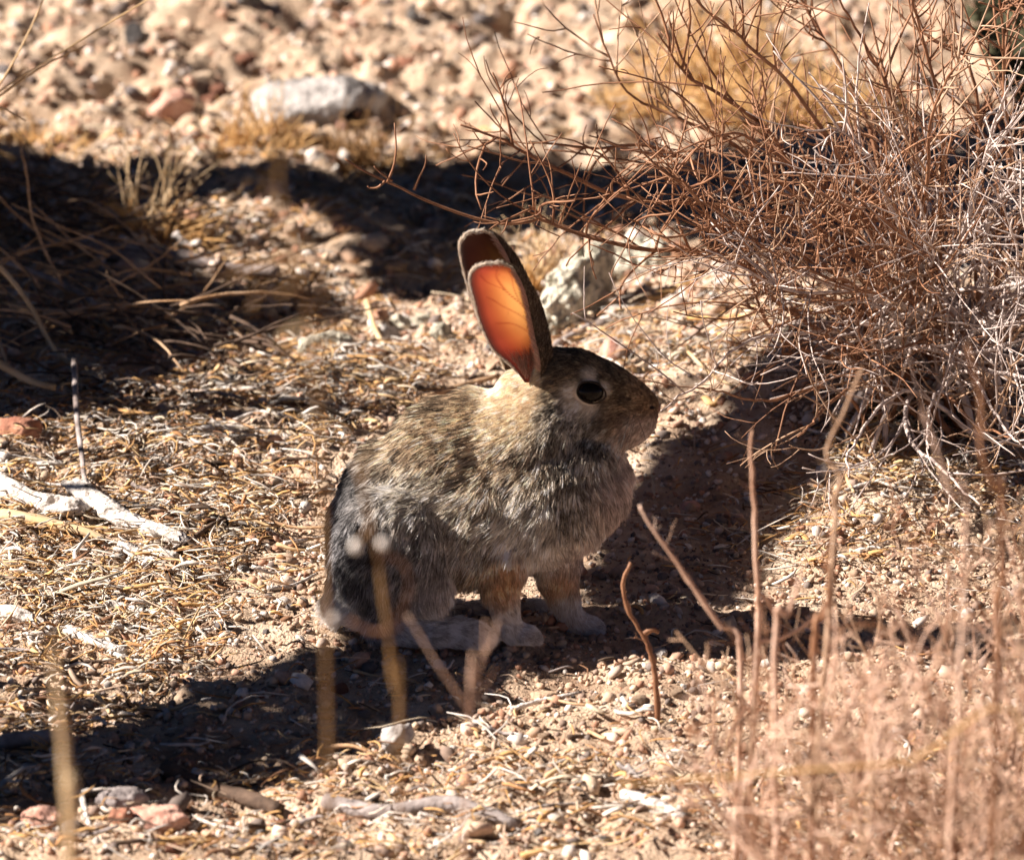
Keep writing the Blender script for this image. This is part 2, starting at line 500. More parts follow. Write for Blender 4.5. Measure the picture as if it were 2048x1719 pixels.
rock('rock', 870, 455, (0.012, 0.010, 0.009), 'grey', 'grey stone in the far shade left of the ears', 0.2, 54)
rock('rock', 1380, 1018, (0.009, 0.006, 0.005), 'pink', 'small pinkish stone in the shade right of the rabbit chest', 0.2, 55)

peb = [ROCK[k] for k in ('tan', 'pink', 'red', 'white', 'grey', 'tan', 'tan')]
PEB_WORD = ['tan', 'pink', 'rust brown', 'white', 'grey', 'tan', 'tan']
peb_mesh = []
for k in range(7):
    r2 = np.random.default_rng(k + 900)
    V, F = IS2
    V = V.copy()
    for _ in range(8):
        nrm = norm(r2.normal(0, 1, 3)); d = r2.uniform(0.5, 0.85)
        V = V - np.maximum(V @ nrm - d, 0)[:, None] * nrm * 0.9
    V = V * (1 + 0.12 * noise(V[:, 0] * 3 + k, V[:, 1] * 3 + V[:, 2] * 2, k)[:, None]) * np.array([1.1, 0.9, 0.7])
    o = mesh('pebble', V, F, peb[k], smooth=False)
    peb_mesh.append(o.data)
    SC.collection.objects.unlink(o); bpy.data.objects.remove(o)
ZONES = [((300, 640, 1120, 1420), 24, 0.0034, 'on the sand behind the rabbit tail'),
         ((350, 1000, 1320, 1560), 26, 0.0036, 'in the shade below the rabbit'),
         ((1050, 1700, 1320, 1560), 18, 0.0030, 'on the lit sand below the paws'),
         ((1260, 1700, 650, 1000), 14, 0.0032, 'on the slope right of the rabbit head'),
         ((0, 1050, 20, 290), 42, 0.0080, 'on the far sand across the top'),
         ((1000, 1400, 10, 320), 16, 0.0080, 'on the far sand behind the twig tips'),
         ((100, 1000, 350, 700), 34, 0.0065, 'in the dark shade behind the rabbit'),
         ((0, 640, 1560, 1719), 22, 0.0034, 'at the bottom left edge'),
         ((640, 1300, 1560, 1719), 12, 0.0032, 'at the bottom centre edge')]
for (x0, x1, y0, y1), cnt, sz, where in ZONES:
    for i in range(cnt):
        k = int(rng.integers(0, 7))
        o = bpy.data.objects.new('pebble', peb_mesh[k])
        SC.collection.objects.link(o)
        s = sz * float(np.exp(rng.normal(0.1, 0.35)))
        o.location = Vector([float(q) for q in G(rng.uniform(x0, x1), rng.uniform(y0, y1), s * 0.25)])
        o.rotation_euler = (rng.uniform(-0.3, 0.3), rng.uniform(-0.3, 0.3), rng.uniform(0, 6.28))
        o.scale = (s, s * rng.uniform(0.8, 1.1), s * rng.uniform(0.8, 1.2))
        tag(o, f'small {PEB_WORD[k]} pebble {where}', 'pebble', f'{PEB_WORD[k]} pebbles {where}')

# ------------------------------------------------------------------ driftwood, sticks and straws lying on the ground
def driftwood(pts, r0, r1, label, seed, m=None):
    w = lift(pts, r0 * .7)
    n, sd = 60, 22
    c = catmull(w, n)
    t = np.linspace(0, 1, n)[:, None]; a = np.arange(sd)[None, :] / sd
    v, f = tubes(c[None], np.linspace(r0, r1, n)[None], sd, .72)
    g = (0.55 * noise(a * 9 + seed, t * 3.0, seed) + 0.50 * noise(a * 22, t * 5, seed + 1) + .16 * noise(a * 40, t * 60, seed + 2)
         + .45 * noise(a * 3 + 5, t * 6, seed + 3))
    crack = -0.45 * np.exp(-((a - .30 - .06 * noise(t * 5, t * 0, seed)) / .03) ** 2) - .35 * np.exp(-((a - .62 - .08 * noise(t * 4, t * 0, seed + 5)) / .025) ** 2)
    end = np.minimum(1, (np.minimum(t, 1 - t) * 14 + .25 + .9 * (noise(a * 12, t * 0 + seed, seed + 8) + .3)).clip(.12, 1))
    k = ((1 + g + crack) * end).reshape(-1, 1)
    cen = np.repeat(c, sd, 0)
    o = mesh('driftwood', cen + (v - cen) * k, f, m or M_wood)
    return tag(o, label, 'driftwood')


def lift(pts, r):
    """pixel points laid on the ground, lifted by their radius; a third value lifts further"""
    out = []
    for q in pts:
        g = G(q[0], q[1])
        g[2] += r + (q[2] if len(q) > 2 else 0)
        out.append(g)
    return np.array(out)


def stick(name, pts, r0, r1, m, label, cat='stick', group=None, sides=6, n=None, rough=0.0, flat=1.0, parent=None, world=None):
    w = lift(pts, r0 * 0.7) if world is None else np.asarray(world, float)
    n = n or max(8, 4 * len(w))
    c = catmull(w, n)
    r = np.linspace(r0, r1, n) * (1 + rough * rng.normal(0, 1, n))
    v, f = tubes(c[None], r[None], sides, flat)
    if rough:
        v = v + rng.normal(0, 1, v.shape) * r0 * rough * 0.45
    o = mesh(name, v, f, m, parent)
    if label:
        tag(o, label, cat, group)
    return o


driftwood([(-60, 985), (20, 1012), (90, 1030), (170, 1052)], .0140, .009, 'bleached white driftwood log running off the left edge', 3)
driftwood([(150, 1000, .004), (215, 1045), (290, 1075), (380, 1100)], .0115, .006, 'bleached white driftwood log with split end behind the rabbit', 9)
driftwood([(-20, 1045), (60, 1062), (140, 1080), (210, 1094)], .008, .003, 'thin yellowish wood splinter along the white driftwood', 15, M_straw_pale)
driftwood([(235, 1106), (300, 1120), (355, 1130)], .008, .005, 'short crumbling white wood piece under the split driftwood end', 21)
stick('stick', [(150, 800, .035), (155, 870, .02), (165, 940, .012), (175, 1000, .012), (230, 1045, .012)], 0.0026, 0.0018, M_wood_grey, 'grey forked twig standing up beside the driftwood', sides=6)
stick('stick', [(-20, 1235), (40, 1247), (110, 1262)], 0.0075, 0.004, M_wood, 'white weathered stick at the left edge', sides=7, rough=0.08)
stick('stick', [(205, 1212), (270, 1232), (320, 1238), (372, 1255)], 0.004, 0.002, M_wood, 'thin white stick lying in litter left of the tail', sides=6, rough=0.05)
stick('stick', [(135, 1255), (190, 1285), (250, 1300)], 0.0055, 0.003, M_wood, 'short white split stick left of the tail', sides=6, rough=0.1)
stick('log', [(160, 512), (260, 520), (350, 532), (470, 550), (560, 560)], 0.011, 0.006, M_wood_grey, 'grey weathered branch lying in shade by the straw tuft', 'log', None, 8, 18, 0.09)
stick('stick', [(350, 505, .012), (375, 512, .012), (400, 522, .010)], 0.004, 0.003, M_wood, 'short pale twig resting on the grey weathered branch', sides=6, rough=.06)
stick('stick', [(180, 505, .012), (200, 520, .006), (205, 535)], 0.005, 0.003, M_wood, 'pale knob of wood at the grey branch end', sides=6, rough=.08)
stick('stick', [(515, 708), (600, 718), (680, 728), (730, 735)], 0.0042, 0.003, M_wood, 'pale stick lying in front of the low pale stone', sides=6, rough=0.05)
stick('straw', [(733, 642, .02), (755, 680, .008), (785, 712), (840, 725), (905, 738)], 0.0028, 0.0018, M_straw_pale, 'bent pale straw behind the rabbit back', 'straw', sides=6)
stick('stick', [(840, 800), (930, 775), (1000, 762)], 0.003, 0.002, M_wood_tan, 'tan stick just behind the rabbit back', sides=6)
stick('stick', [(1110, 690), (1190, 650), (1270, 590), (1310, 540)], 0.0032, 0.002, M_wood_grey, 'thin grey stick along the foot of the long pale rock', sides=6)
stick('stick', [(650, 1612), (760, 1628), (900, 1630), (1040, 1650)], 0.0062, 0.005, M_wood_grey, 'grey speckled stick at the bottom centre', sides=7, rough=.07)
stick('stick', [(1250, 1605), (1300, 1630), (1370, 1660)], 0.005, 0.004, M_wood, 'white splinter of wood at the bottom right of centre', sides=6, rough=.08)
stick('stick', [(1195, 752), (1290, 745), (1400, 755)], 0.002, 0.001, M_wood_tan, 'pale straight twig on the sand above the rabbit nose', sides=5)
stick('stick', [(-10, 1500), (60, 1498), (140, 1496)], 0.006, 0.005, M_wood_grey, 'grey stick in the lower left shade at the edge', sides=6, rough=.06)
stick('stick', [(330, 1550), (400, 1575), (500, 1600), (560, 1612)], 0.0075, 0.005, M_wood_dark, 'dark stick along the lower edge of the shade', sides=7, rough=.08)
stick('stick', [(345, 1118, .004), (375, 1100, .006), (410, 1082, .008), (452, 1066, .010)], 0.0034, 0.0012, M_wood_dark, 'dark broken stick poking up by the driftwood end', sides=6, rough=.1)
stick('stick', [(0, 930), (60, 920), (130, 925)], 0.005, 0.003, M_wood, 'whitish stick above the driftwood at the left edge', sides=6, rough=.08)
stick('stick', [(280, 838), (330, 828), (395, 838)], 0.0055, 0.004, M_wood, 'thick short pale stick in the litter left of the rabbit', sides=6, rough=.09)
stick('stick', [(350, 885), (430, 870), (520, 862), (600, 875)], 0.004, 0.002, M_wood, 'long pale stick in the litter left of the rabbit back', sides=6, rough=.08)
stick('stick', [(200, 905), (330, 902), (480, 900)], 0.0035, 0.002, M_wood_dark, 'long dark stick in the litter left of the rabbit', sides=6, rough=.08)
stick('straw', [(-10, 792, .03), (60, 806, .02), (112, 815, .016)], 0.0035, 0.0028, M_straw_pale, 'yellow straw over the reddish stone at the left edge', 'straw', sides=6)
stick('leaf', [(205, 1010), (260, 975), (325, 935)], 0.0045, 0.002, M_straw, 'golden curled leaf above the driftwood', 'leaf', sides=6, flat=.35)
stick('leaf', [(1420, 660), (1470, 680), (1500, 650)], 0.004, 0.001, M_straw, 'yellow curled leaf on the slope under the bush', 'leaf', sides=6, flat=.35)
stick('leaf', [(1260, 610), (1320, 590), (1370, 560)], 0.006, 0.003, M_straw, 'golden dry leaf beside the long pale rock', 'leaf', sides=6, flat=.35)
stick('leaf', [(1410, 790), (1425, 800), (1445, 792)], 0.004, 0.003, M_straw, 'tiny orange leaf in front of the rabbit nose', 'leaf', sides=6, flat=.4)
stick('leaf', [(1245, 600), (1270, 615), (1300, 600)], 0.004, 0.003, M_straw, 'pale curled leaf beside the long pale rock', 'leaf', sides=6, flat=.4)
stick('leaf', [(1680, 1005), (1700, 1025), (1715, 1045)], 0.003, 0.001, M_straw, 'thin curled yellow leaf on the lit sand right of the rabbit', 'leaf', sides=6, flat=.4)
stick('leaf', [(1575, 1095), (1600, 1080), (1620, 1100)], 0.004, 0.002, M_straw, 'curled orange leaf on the edge of the shade at right', 'leaf', sides=6, flat=.4)

mats = [M_wood_tan, M_wood_dark, M_wood, M_straw, M_wood_grey, M_straw_pale]
words = ['tan', 'dark', 'white', 'golden', 'grey', 'straw coloured']
SZ = [((0, 620, 800, 1180), 60, 'in the litter left of the rabbit'), ((0, 420, 1180, 1450), 30, 'in the litter left of the shade'),
      ((0, 640, 1560, 1719), 18, 'along the bottom left edge'), ((560, 1300, 1480, 1719), 30, 'on the lit ground below the rabbit'),
      ((1650, 2048, 700, 1000), 40, 'in the litter under the bush'), ((1150, 1650, 600, 780), 18, 'on the slope above the rabbit nose'),
      ((150, 1000, 560, 740), 24, 'in the shade behind the rabbit'), ((700, 1250, 1330, 1500), 10, 'at the shadow edge before the paws')]
for (x0, x1, y0, y1), cnt, where in SZ:
    for i in range(cnt):
        k = int(rng.integers(0, 6))
        px, py = rng.uniform(x0, x1), rng.uniform(y0, y1)
        L = rng.uniform(22, 75); a = rng.normal(0.1, 0.5)
        dx, dy = L * math.cos(a), L * math.sin(a) * 0.45
        bz = rng.uniform(0, 0.006)
        stick('stick', [(px - dx, py - dy, rng.uniform(0, .008)), (px + rng.normal(0, 5), py + rng.normal(0, 5), bz), (px + dx, py + dy, rng.uniform(0, .008))],
              rng.uniform(0.0010, 0.0024), rng.uniform(0.0006, 0.0012), mats[k], f'thin {words[k]} stick lying {where}', 'stick', f'{words[k]} sticks {where}', sides=5, n=8)

# ------------------------------------------------------------------ the rabbit
rab = empty('rabbit', G(880, 1280))
tag(rab, 'brown and grey cottontail rabbit sitting upright in profile facing the dry bush', 'rabbit')


def RP(px, py, v):
    return P(px, py, Y0 + v)


prims = []                                     # (centre, half extents, rotation in the picture plane)


def ell(px, py, v, ru, rv, rw, rot=0.0):
    prims.append((RP(px, py, v), np.array([ru, rv, rw]) / PXM, R(rot)))


def chain(pts, n=7):
    """pts: (px, py, v, r) joined by a run of overlapping balls"""
    for a, b in zip(pts[:-1], pts[1:]):
        for k in range(n + 1):
            t = k / n
            px, py, v, r = [a[i] * (1 - t) + b[i] * t for i in range(4)]
            ell(px, py, v, r, r, r)


# trunk: rump, back, belly, chest
ell(806, 1055, 0.035, 138, 135, 195, -12)
ell(893, 955, 0.035, 130, 126, 166, -26)
ell(960, 1000, 0.032, 180, 135, 158)
ell(1066, 980, 0.028, 164, 128, 146, 8)
ell(920, 1065, 0.030, 160, 118, 96)
ell(745, 1165, 0.034, 82, 105, 82)
ell(1176, 968, 0.026, 78, 92, 98, -14)
# thighs
ell(782, 1105, -0.012, 108, 52, 125, -10)
ell(790, 1110, 0.072, 112, 52, 122, 8)
ell(840, 1178, -0.010, 66, 42, 52, 30)
# neck and ruff
chain([(1030, 880, 0.030, 108), (1088, 845, 0.028, 96), (1110, 800, 0.028, 70)])
ell(1155, 920, 0.026, 92, 90, 82, 0)
ell(1040, 800, 0.032, 48, 60, 62)
ell(960, 880, 0.034, 85, 95, 100)
# head: skull, cheeks, muzzle, chin
ell(1120, 768, 0.027, 70, 62, 70, 0)
ell(1148, 808, 0.026, 84, 64, 66, -10)
chain([(1150, 757, 0.026, 58), (1215, 778, 0.024, 50), (1268, 802, 0.022, 39), (1288, 812, 0.022, 31)])
ell(1286, 832, 0.022, 29, 31, 25)
chain([(1170, 835, 0.026, 58), (1230, 835, 0.024, 50), (1278, 832, 0.022, 33)])
chain([(1225, 862, 0.024, 40), (1270, 858, 0.022, 28), (1284, 848, 0.022, 26)])
# brow over the eye
ell(1178, 756, 0.010, 34, 14, 14, -20)
ell(1178, 756, 0.040, 34, 14, 14, -20)
# fore legs
chain([(1002, 1110, 0.000, 52), (1003, 1175, -0.003, 36), (1012, 1232, -0.005, 26), (1022, 1262, -0.006, 24)])
chain([(1022, 1263, -0.006, 24), (1056, 1268, -0.008, 19)])
chain([(1108, 1090, 0.040, 52), (1116, 1160, 0.044, 36), (1134, 1216, 0.046, 27), (1150, 1242, 0.046, 25)])
chain([(1150, 1244, 0.046, 25), (1184, 1250, 0.044, 20)])
for dv in (-0.0075, -0.0025, 0.0025, 0.0075):
    e = 1 - abs(dv) * 30
    chain([(1050, 1270 - dv * 800, -0.008 + dv, 11), (1068 + 8 * e, 1276 - dv * 800, -0.009 + dv, 9)], 3)
    chain([(1178, 1251 - dv * 800, 0.044 + dv, 11), (1195 + 8 * e, 1257 - dv * 800, 0.043 + dv, 9)], 3)
# hind feet
chain([(770, 1252, -0.002, 34), (860, 1262, -0.010, 29), (950, 1268, -0.012, 27), (972, 1276, -0.012, 21)])
chain([(860, 1235, 0.075, 28), (1000, 1226, 0.078, 24), (1075, 1215, 0.076, 19)])
# tail
ell(684, 1205, 0.036, 30, 34, 36, 20)

V, F = IS3
VV, FF = [], []
for i, (c, r, rot) in enumerate(prims):
    q = V * r
    x, z = q[:, 0] * math.cos(rot) - q[:, 2] * math.sin(rot), q[:, 0] * math.sin(rot) + q[:, 2] * math.cos(rot)
    VV.append(np.stack([x, q[:, 1], z], 1) + c)
    FF.append(F + i * len(V))
raw = mesh('rabbit_raw', np.concatenate(VV), np.concatenate(FF))
md = raw.modifiers.new('remesh', 'REMESH'); md.mode = 'VOXEL'; md.voxel_size = 0.0026
md = raw.modifiers.new('smooth', 'SMOOTH'); md.factor = 0.5; md.iterations = 14
dg = bpy.context.evaluated_depsgraph_get()
dg.update()
me = bpy.data.meshes.new_from_object(raw.evaluated_get(dg))
bpy.data.objects.remove(raw)
me.name = 'body'
me.polygons.foreach_set('use_smooth', np.ones(len(me.polygons), bool))
body = bpy.data.objects.new('body', me)
SC.collection.objects.link(body)
body.parent = rab
body.matrix_parent_inverse = Matrix.Translation(-rab.location)

# fur: control points in the rabbit's side view (pixel units), blended smoothly
BK = dict(root=(.15, .125, .105), band=(.66, .48, .31), tip=(.02, .016, .014), pt=.56)
BD = dict(root=(.09, .075, .065), band=(.46, .365, .26), tip=(.012, .010, .010), pt=.64)
FL = dict(root=(.30, .27, .24), band=(.90, .82, .70), tip=(.03, .025, .02), pt=.30)  # cream flank fur, paled further to paint in its sunlit patch
RU = dict(root=(.07, .07, .075), band=(.24, .24, .25), tip=(.015, .015, .017), pt=.55)
TH = dict(root=(.16, .15, .15), band=(.42, .39, .37), tip=(.03, .03, .03), pt=.46)
NP = dict(root=(.82, .50, .26), band=(.93, .74, .50), tip=(.93, .84, .68), pt=.0)
SH = dict(root=(.18, .145, .12), band=(.74, .56, .39), tip=(.02, .016, .014), pt=.44)
CH = dict(root=(.30, .235, .21), band=(.46, .37, .335), tip=(.56, .47, .43), pt=.06)
RF = dict(root=(.09, .08, .075), band=(.58, .51, .42), tip=(.02, .02, .02), pt=.52)
LG = dict(root=(.40, .20, .10), band=(.70, .40, .21), tip=(.76, .50, .30), pt=.0)
PW = dict(root=(.64, .56, .51), band=(.82, .76, .71), tip=(.88, .84, .80), pt=.0)
FT = dict(root=(.60, .58, .57), band=(.86, .84, .82), tip=(.34, .32, .31), pt=.14)
BL = dict(root=(.45, .38, .34), band=(.66, .59, .54), tip=(.74, .68, .64), pt=.0)
FC = dict(root=(.05, .04, .03), band=(.27, .20, .125), tip=(.012, .010, .010), pt=.50)
MZ = dict(root=(0.117, 0.078, 0.052), band=(0.312, 0.195, 0.111), tip=(.03, .02, .015), pt=.3)
LP = dict(root=(.40, .30, .25), band=(.56, .44, .37), tip=(.62, .52, .46), pt=.0)
ER = dict(root=(.70, .60, .48), band=(.90, .80, .66), tip=(.92, .84, .73), pt=.0)
CK = dict(root=(.09, .085, .08), band=(.62, .56, .47), tip=(.02, .02, .02), pt=.42)
TL = dict(root=(.75, .72, .68), band=(.85, .82, .78), tip=(.88, .86, .82), pt=.0)
CTRL = [  # px, py, radius, length mm, flow (x,y,z), lift, colours
    (840, 800, 60, 16, (-1, 0, -.5), .30, BD), (760, 860, 50, 16, (-.8, 0, -.9), .30, BD), (900, 830, 60, 15, (-1, 0, -.4), .32, BK),
    (960, 830, 45, 15, (-1, 0, -.3), .34, BK), (830, 900, 55, 16, (-.9, 0, -.7), .30, BK), (920, 910, 55, 16, (-1, 0, -.6), .30, SH),
    (1000, 900, 45, 16, (-1, 0, -.6), .34, SH), (800, 985, 55, 17, (-.8, 0, -.9), .30, FL), (880, 990, 60, 18, (-.8, 0, -.9), .34, FL),
    (960, 990, 55, 18, (-.7, 0, -1), .38, SH), (1040, 1000, 55, 18, (-.6, 0, -1), .40, FL), (980, 1060, 45, 18, (-.5, 0, -1), .40, FL),
    (735, 985, 34, 14, (-.4, 0, -1), .26, RU), (735, 1085, 40, 15, (-.3, 0, -1), .26, RU), (765, 1130, 30, 15, (-.3, 0, -1), .26, RU), (690, 950, 45, 16, (-.5, 0, -1), .26, RU), (690, 1040, 45, 16, (-.3, 0, -1), .26, RU), (690, 1140, 50, 17, (-.2, 0, -1), .24, RU), (740, 1190, 40, 16, (-.2, 0, -1), .24, RU),
    (770, 1060, 45, 16, (-.4, 0, -1), .28, TH), (830, 1090, 50, 16, (-.4, 0, -1), .30, TH), (800, 1160, 40, 15, (-.2, 0, -1), .28, TH), (890, 1110, 45, 16, (-.4, 0, -1), .34, TH),
    (880, 1185, 40, 16, (-.1, 0, -1), .34, BL), (960, 1130, 35, 16, (-.2, 0, -1), .36, SH),
    (1005, 800, 24, 7, (-1, 0, -.5), .22, NP), (1035, 800, 26, 7, (-1, 0, -.6), .22, NP), (1045, 850, 20, 8, (-1, 0, -.8), .26, NP), (1022, 780, 34, 7, (-1, 0, -.5), .22, NP), (1018, 830, 28, 8, (-1, 0, -.6), .24, NP), (1035, 745, 30, 6, (-1, 0, -.4), .20, NP),
    (1060, 870, 34, 15, (-.6, 0, -1), .50, RF), (1120, 890, 40, 16, (-.4, 0, -1), .55, RF), (1180, 910, 40, 15, (-.3, 0, -1), .50, RF), (1060, 940, 40, 16, (-.6, 0, -1), .45, SH),
    (1120, 970, 40, 18, (-.4, 0, -1), .45, RF), (1150, 1040, 40, 18, (-.3, 0, -1), .42, RF), (1080, 1070, 40, 18, (-.3, 0, -1), .42, FL),
    (1225, 960, 36, 14, (-.1, 0, -1), .40, CH), (1220, 1040, 45, 15, (-.1, 0, -1), .36, CH), (1160, 1100, 40, 11, (-.1, 0, -1), .30, CH), (1090, 1120, 35, 11, (-.1, 0, -1), .36, BL),
    (1005, 1140, 32, 8, (0, 0, -1), .22, LG), (1010, 1195, 26, 7, (0, 0, -1), .20, LG), (1015, 1240, 24, 6, (.3, 0, -1), .20, PW), (1050, 1272, 22, 5, (1, 0, -.5), .22, PW),
    (1115, 1160, 28, 9, (0, 0, -1), .22, LG), (1130, 1210, 26, 7, (0, 0, -1), .20, PW), (1180, 1252, 24, 5, (1, 0, -.5), .22, PW),
    (840, 1262, 45, 7, (1, 0, -.4), .22, FT), (940, 1268, 45, 7, (1, 0, -.5), .24, FT), (1040, 1222, 30, 6, (1, 0, -.3), .22, FT),
    (672, 1215, 30, 20, (-.8, 0, -.6), .55, TL), (700, 1235, 22, 14, (-.5, 0, -.8), .5, TL),
    (1110, 700, 34, 7, (-1, 0, .1), .24, FC), (1170, 715, 34, 6, (-1, 0, .25), .20, FC), (1130, 750, 26, 7, (-1, 0, -.1), .22, FC), (1230, 750, 30, 5, (-1, 0, .35), .18, FC), (1110, 790, 30, 9, (-1, 0, -.4), .30, FC),
    (1280, 785, 26, 3.5, (-1, 0, .4), .16, MZ), (1305, 808, 14, 2.5, (-1, 0, .3), .14, MZ), (1245, 800, 26, 4.5, (-1, 0, .1), .18, FC),
    (1225, 845, 28, 6, (-1, 0, -.4), .22, MZ), (1180, 850, 34, 9, (-1, 0, -.6), .32, CK), (1130, 840, 36, 11, (-.9, 0, -.7), .38, CK), (1100, 835, 26, 12, (-.9, 0, -.8), .4, CK),
    (1296, 850, 13, 4, (-.7, 0, -.5), .22, LP), (1290, 826, 14, 3, (-1, 0, -.1), .16, MZ), (1270, 865, 20, 5, (-.7, 0, -.7), .24, LP), (1250, 890, 22, 8, (-.5, 0, -.9), .28, LP),
    (1146, 788, 13, 4, (-1, 0, -.2), .16, ER), (1180, 812, 10, 4, (-.6, 0, -.9), .16, ER), (1150, 805, 12, 4, (-.9, 0, -.6), .16, ER), (1182, 752, 8, 4, (-1, 0, .2), .16, ER), (1212, 778, 7, 4, (-.6, 0, .3), .14, ER),
]
cx = np.array([c[0] for c in CTRL]); cy = np.array([c[1] for c in CTRL]); cr_ = np.array([c[2] for c in CTRL], float)
cw = np.array([{id(ER): 9.0, id(NP): 6.0, id(TL): 3.0, id(LP): 2.0}.get(id(c[6]), 1.0) for c in CTRL])
att = np.array([[c[3] / 1000., *c[4], c[5], *c[6]['root'], *c[6]['band'], *c[6]['tip'], c[6]['pt']] for c in CTRL], float)

nv = len(me.vertices)
co = np.empty(nv * 3, np.float32); me.vertices.foreach_get('co', co); co = co.reshape(-1, 3).astype(float)
no = np.empty(nv * 3, np.float32); me.vertices.foreach_get('normal', no); no = no.reshape(-1, 3).astype(float)
me.calc_loop_triangles()
tri = np.empty(len(me.loop_triangles) * 3, np.int32); me.loop_triangles.foreach_get('vertices', tri); tri = tri.reshape(-1, 3)


def fur_att(p):
    px, py = pix(p)
    d2 = ((px[:, None] - cx) ** 2 + (py[:, None] - cy) ** 2) / (cr_ ** 2)
    w = (np.exp(-0.9 * d2) + 1e-9 / (1 + d2)) * cw
    w /= w.sum(1, keepdims=True)
    return w @ att


va = np.concatenate([fur_att(co[i:i + 20000]) for i in range(0, nv, 20000)])
a_ = me.color_attributes.new('tint', 'FLOAT_COLOR', 'POINT')
cc = np.ones((nv, 4), np.float32); cc[:, :3] = (va[:, 5:8] * 0.7 + va[:, 8:11] * 0.15)
a_.data.foreach_set('color', cc.ravel())
M_skin = mat_noise('rabbit_underfur', (0.8, 0.8, 0.8), (1, 1, 1), scale=200, bump=0.2, tint=True, dist=0.001)
me.materials.append(M_skin)

m, t, b = mat('rabbit_fur')
at = t.nodes.new('ShaderNodeAttribute'); at.attribute_name = 'hair_color'
t.links.new(at.outputs['Color'], b.inputs['Base Color'])
b.inputs['Roughness'].default_value = 0.55
b.inputs['Specular IOR Level'].default_value = 0.25
tr = t.nodes.new('ShaderNodeBsdfTranslucent'); t.links.new(at.outputs['Color'], tr.inputs['Color'])
ms = t.nodes.new('ShaderNodeMixShader'); ms.inputs[0].default_value = 0.28
t.links.new(b.outputs[0], ms.inputs[1]); t.links.new(tr.outputs[0], ms.inputs[2])
t.links.new(ms.outputs[0], t.nodes['Material Output'].inputs['Surface'])
M_fur = m


def hairs(name, pts, rads, cols, parent):
    """pts (N,K,3), rads (K) or (N,K), cols (N,K,3) -> one hair curves object"""
    N, K = pts.shape[:2]
    hc = bpy.data.hair_curves.new(name)
    hc.add_curves([K] * N)
    hc.attributes['position'].data.foreach_set('vector', np.ascontiguousarray(pts, np.float32).ravel())
    ra = hc.attributes.get('radius') or hc.attributes.new('radius', 'FLOAT', 'POINT')
    ra.data.foreach_set('value', np.ascontiguousarray(np.broadcast_to(rads, (N, K)), np.float32).ravel())
    ca = hc.attributes.new('hair_color', 'FLOAT_COLOR', 'POINT')
    c = np.ones((N, K, 4), np.float32); c[:, :, :3] = cols
    ca.data.foreach_set('color', c.ravel())
    hc.materials.append(M_fur)
    o = bpy.data.objects.new(name, hc)
    SC.collection.objects.link(o)
    o.parent = parent
    o.matrix_parent_inverse = Matrix.Translation(-parent.location)
    return o


def grow(n, k, weight):
    e1, e2 = co[tri[:, 1]] - co[tri[:, 0]], co[tri[:, 2]] - co[tri[:, 0]]
    ar = np.linalg.norm(np.cross(e1, e2), axis=1) * weight[tri].mean(1)
    ti = rng.choice(len(tri), n, p=ar / ar.sum())
    u, v = rng.uniform(0, 1, n), rng.uniform(0, 1, n)
    fl = u + v > 1
    u[fl], v[fl] = 1 - u[fl], 1 - v[fl]
    w = 1 - u - v
    T = tri[ti]
    mixv = lambda A: A[T[:, 0]] * w[:, None] + A[T[:, 1]] * u[:, None] + A[T[:, 2]] * v[:, None]
    return mixv(co), norm(mixv(no)), mixv(va)


def shape(p, nr, at_, K, jit):
    n = len(p)
    fl = at_[:, 1:4].copy()
    px, py = pix(p)
    # slow swirls in the lie of the coat
    calm = np.clip((py - 850) / 120, .25, 1)          # the back lies smooth, the flank is ruffled
    sw = calm * (1.0 * noise(px / 55., py / 55. + p[:, 1] * 20, 31) + 0.8 * noise(px / 20., py / 20., 32))
    fl = np.stack([fl[:, 0] * np.cos(sw) - fl[:, 2] * np.sin(sw), fl[:, 1], fl[:, 0] * np.sin(sw) + fl[:, 2] * np.cos(sw)], 1)
    fl = fl + rng.normal(0, jit, fl.shape)
    tg = norm(fl - (fl * nr).sum(1, keepdims=True) * nr)
    L = 0.58 * at_[:, 0] * np.exp(rng.normal(0, 0.22, n)) * (1 + 0.4 * calm * noise(px / 30., py / 30., 33))
    lf = at_[:, 4] * (1 + 0.9 * calm * noise(px / 22., py / 22., 34))
    d0 = tg * np.cos(lf * 2)[:, None] + nr * np.sin(lf * 2)[:, None]
    s = np.linspace(0, 1, K)
    pts = p[:, None] + L[:, None, None] * (s[None, :, None] * d0[:, None] + (s ** 2)[None, :, None] * (0.42 * (tg - nr * np.sin(lf * 2)[:, None] * 0.75) + np.array([0, 0, -0.08]))[:, None] * 0.6)
    return pts, L


K = 6
px_, py_ = pix(co)
wt = 1 / np.clip(va[:, 0] / 0.012, 0.45, 1.4)
# keep the fur off the eyeball
EYE = RP(1180, 783, 0.0)
nf = 300000
p, nr, at_ = grow(nf, K, wt)
pts, L = shape(p, nr, at_, K, 0.16)
ps, ns, as_ = grow(18000, K, 1 / np.clip(va[:, 0] / 0.012, 0.25, 1.4))
spts, sL = shape(ps, ns, as_, K, 0.10)
kd = kdtree.KDTree(len(ps))
for i, q in enumerate(ps):
    kd.insert(q, i)
kd.balance()
near = np.array([kd.find(q)[1] for q in p])
s = np.linspace(0, 1, K)
ck = rng.uniform(0.0, 0.38, nf)
pull = (s ** 1.4)[None, :, None] * ck[:, None, None]
pts = pts + pull * (spts[near] - pts + 0.35 * (p - ps[near])[:, None])
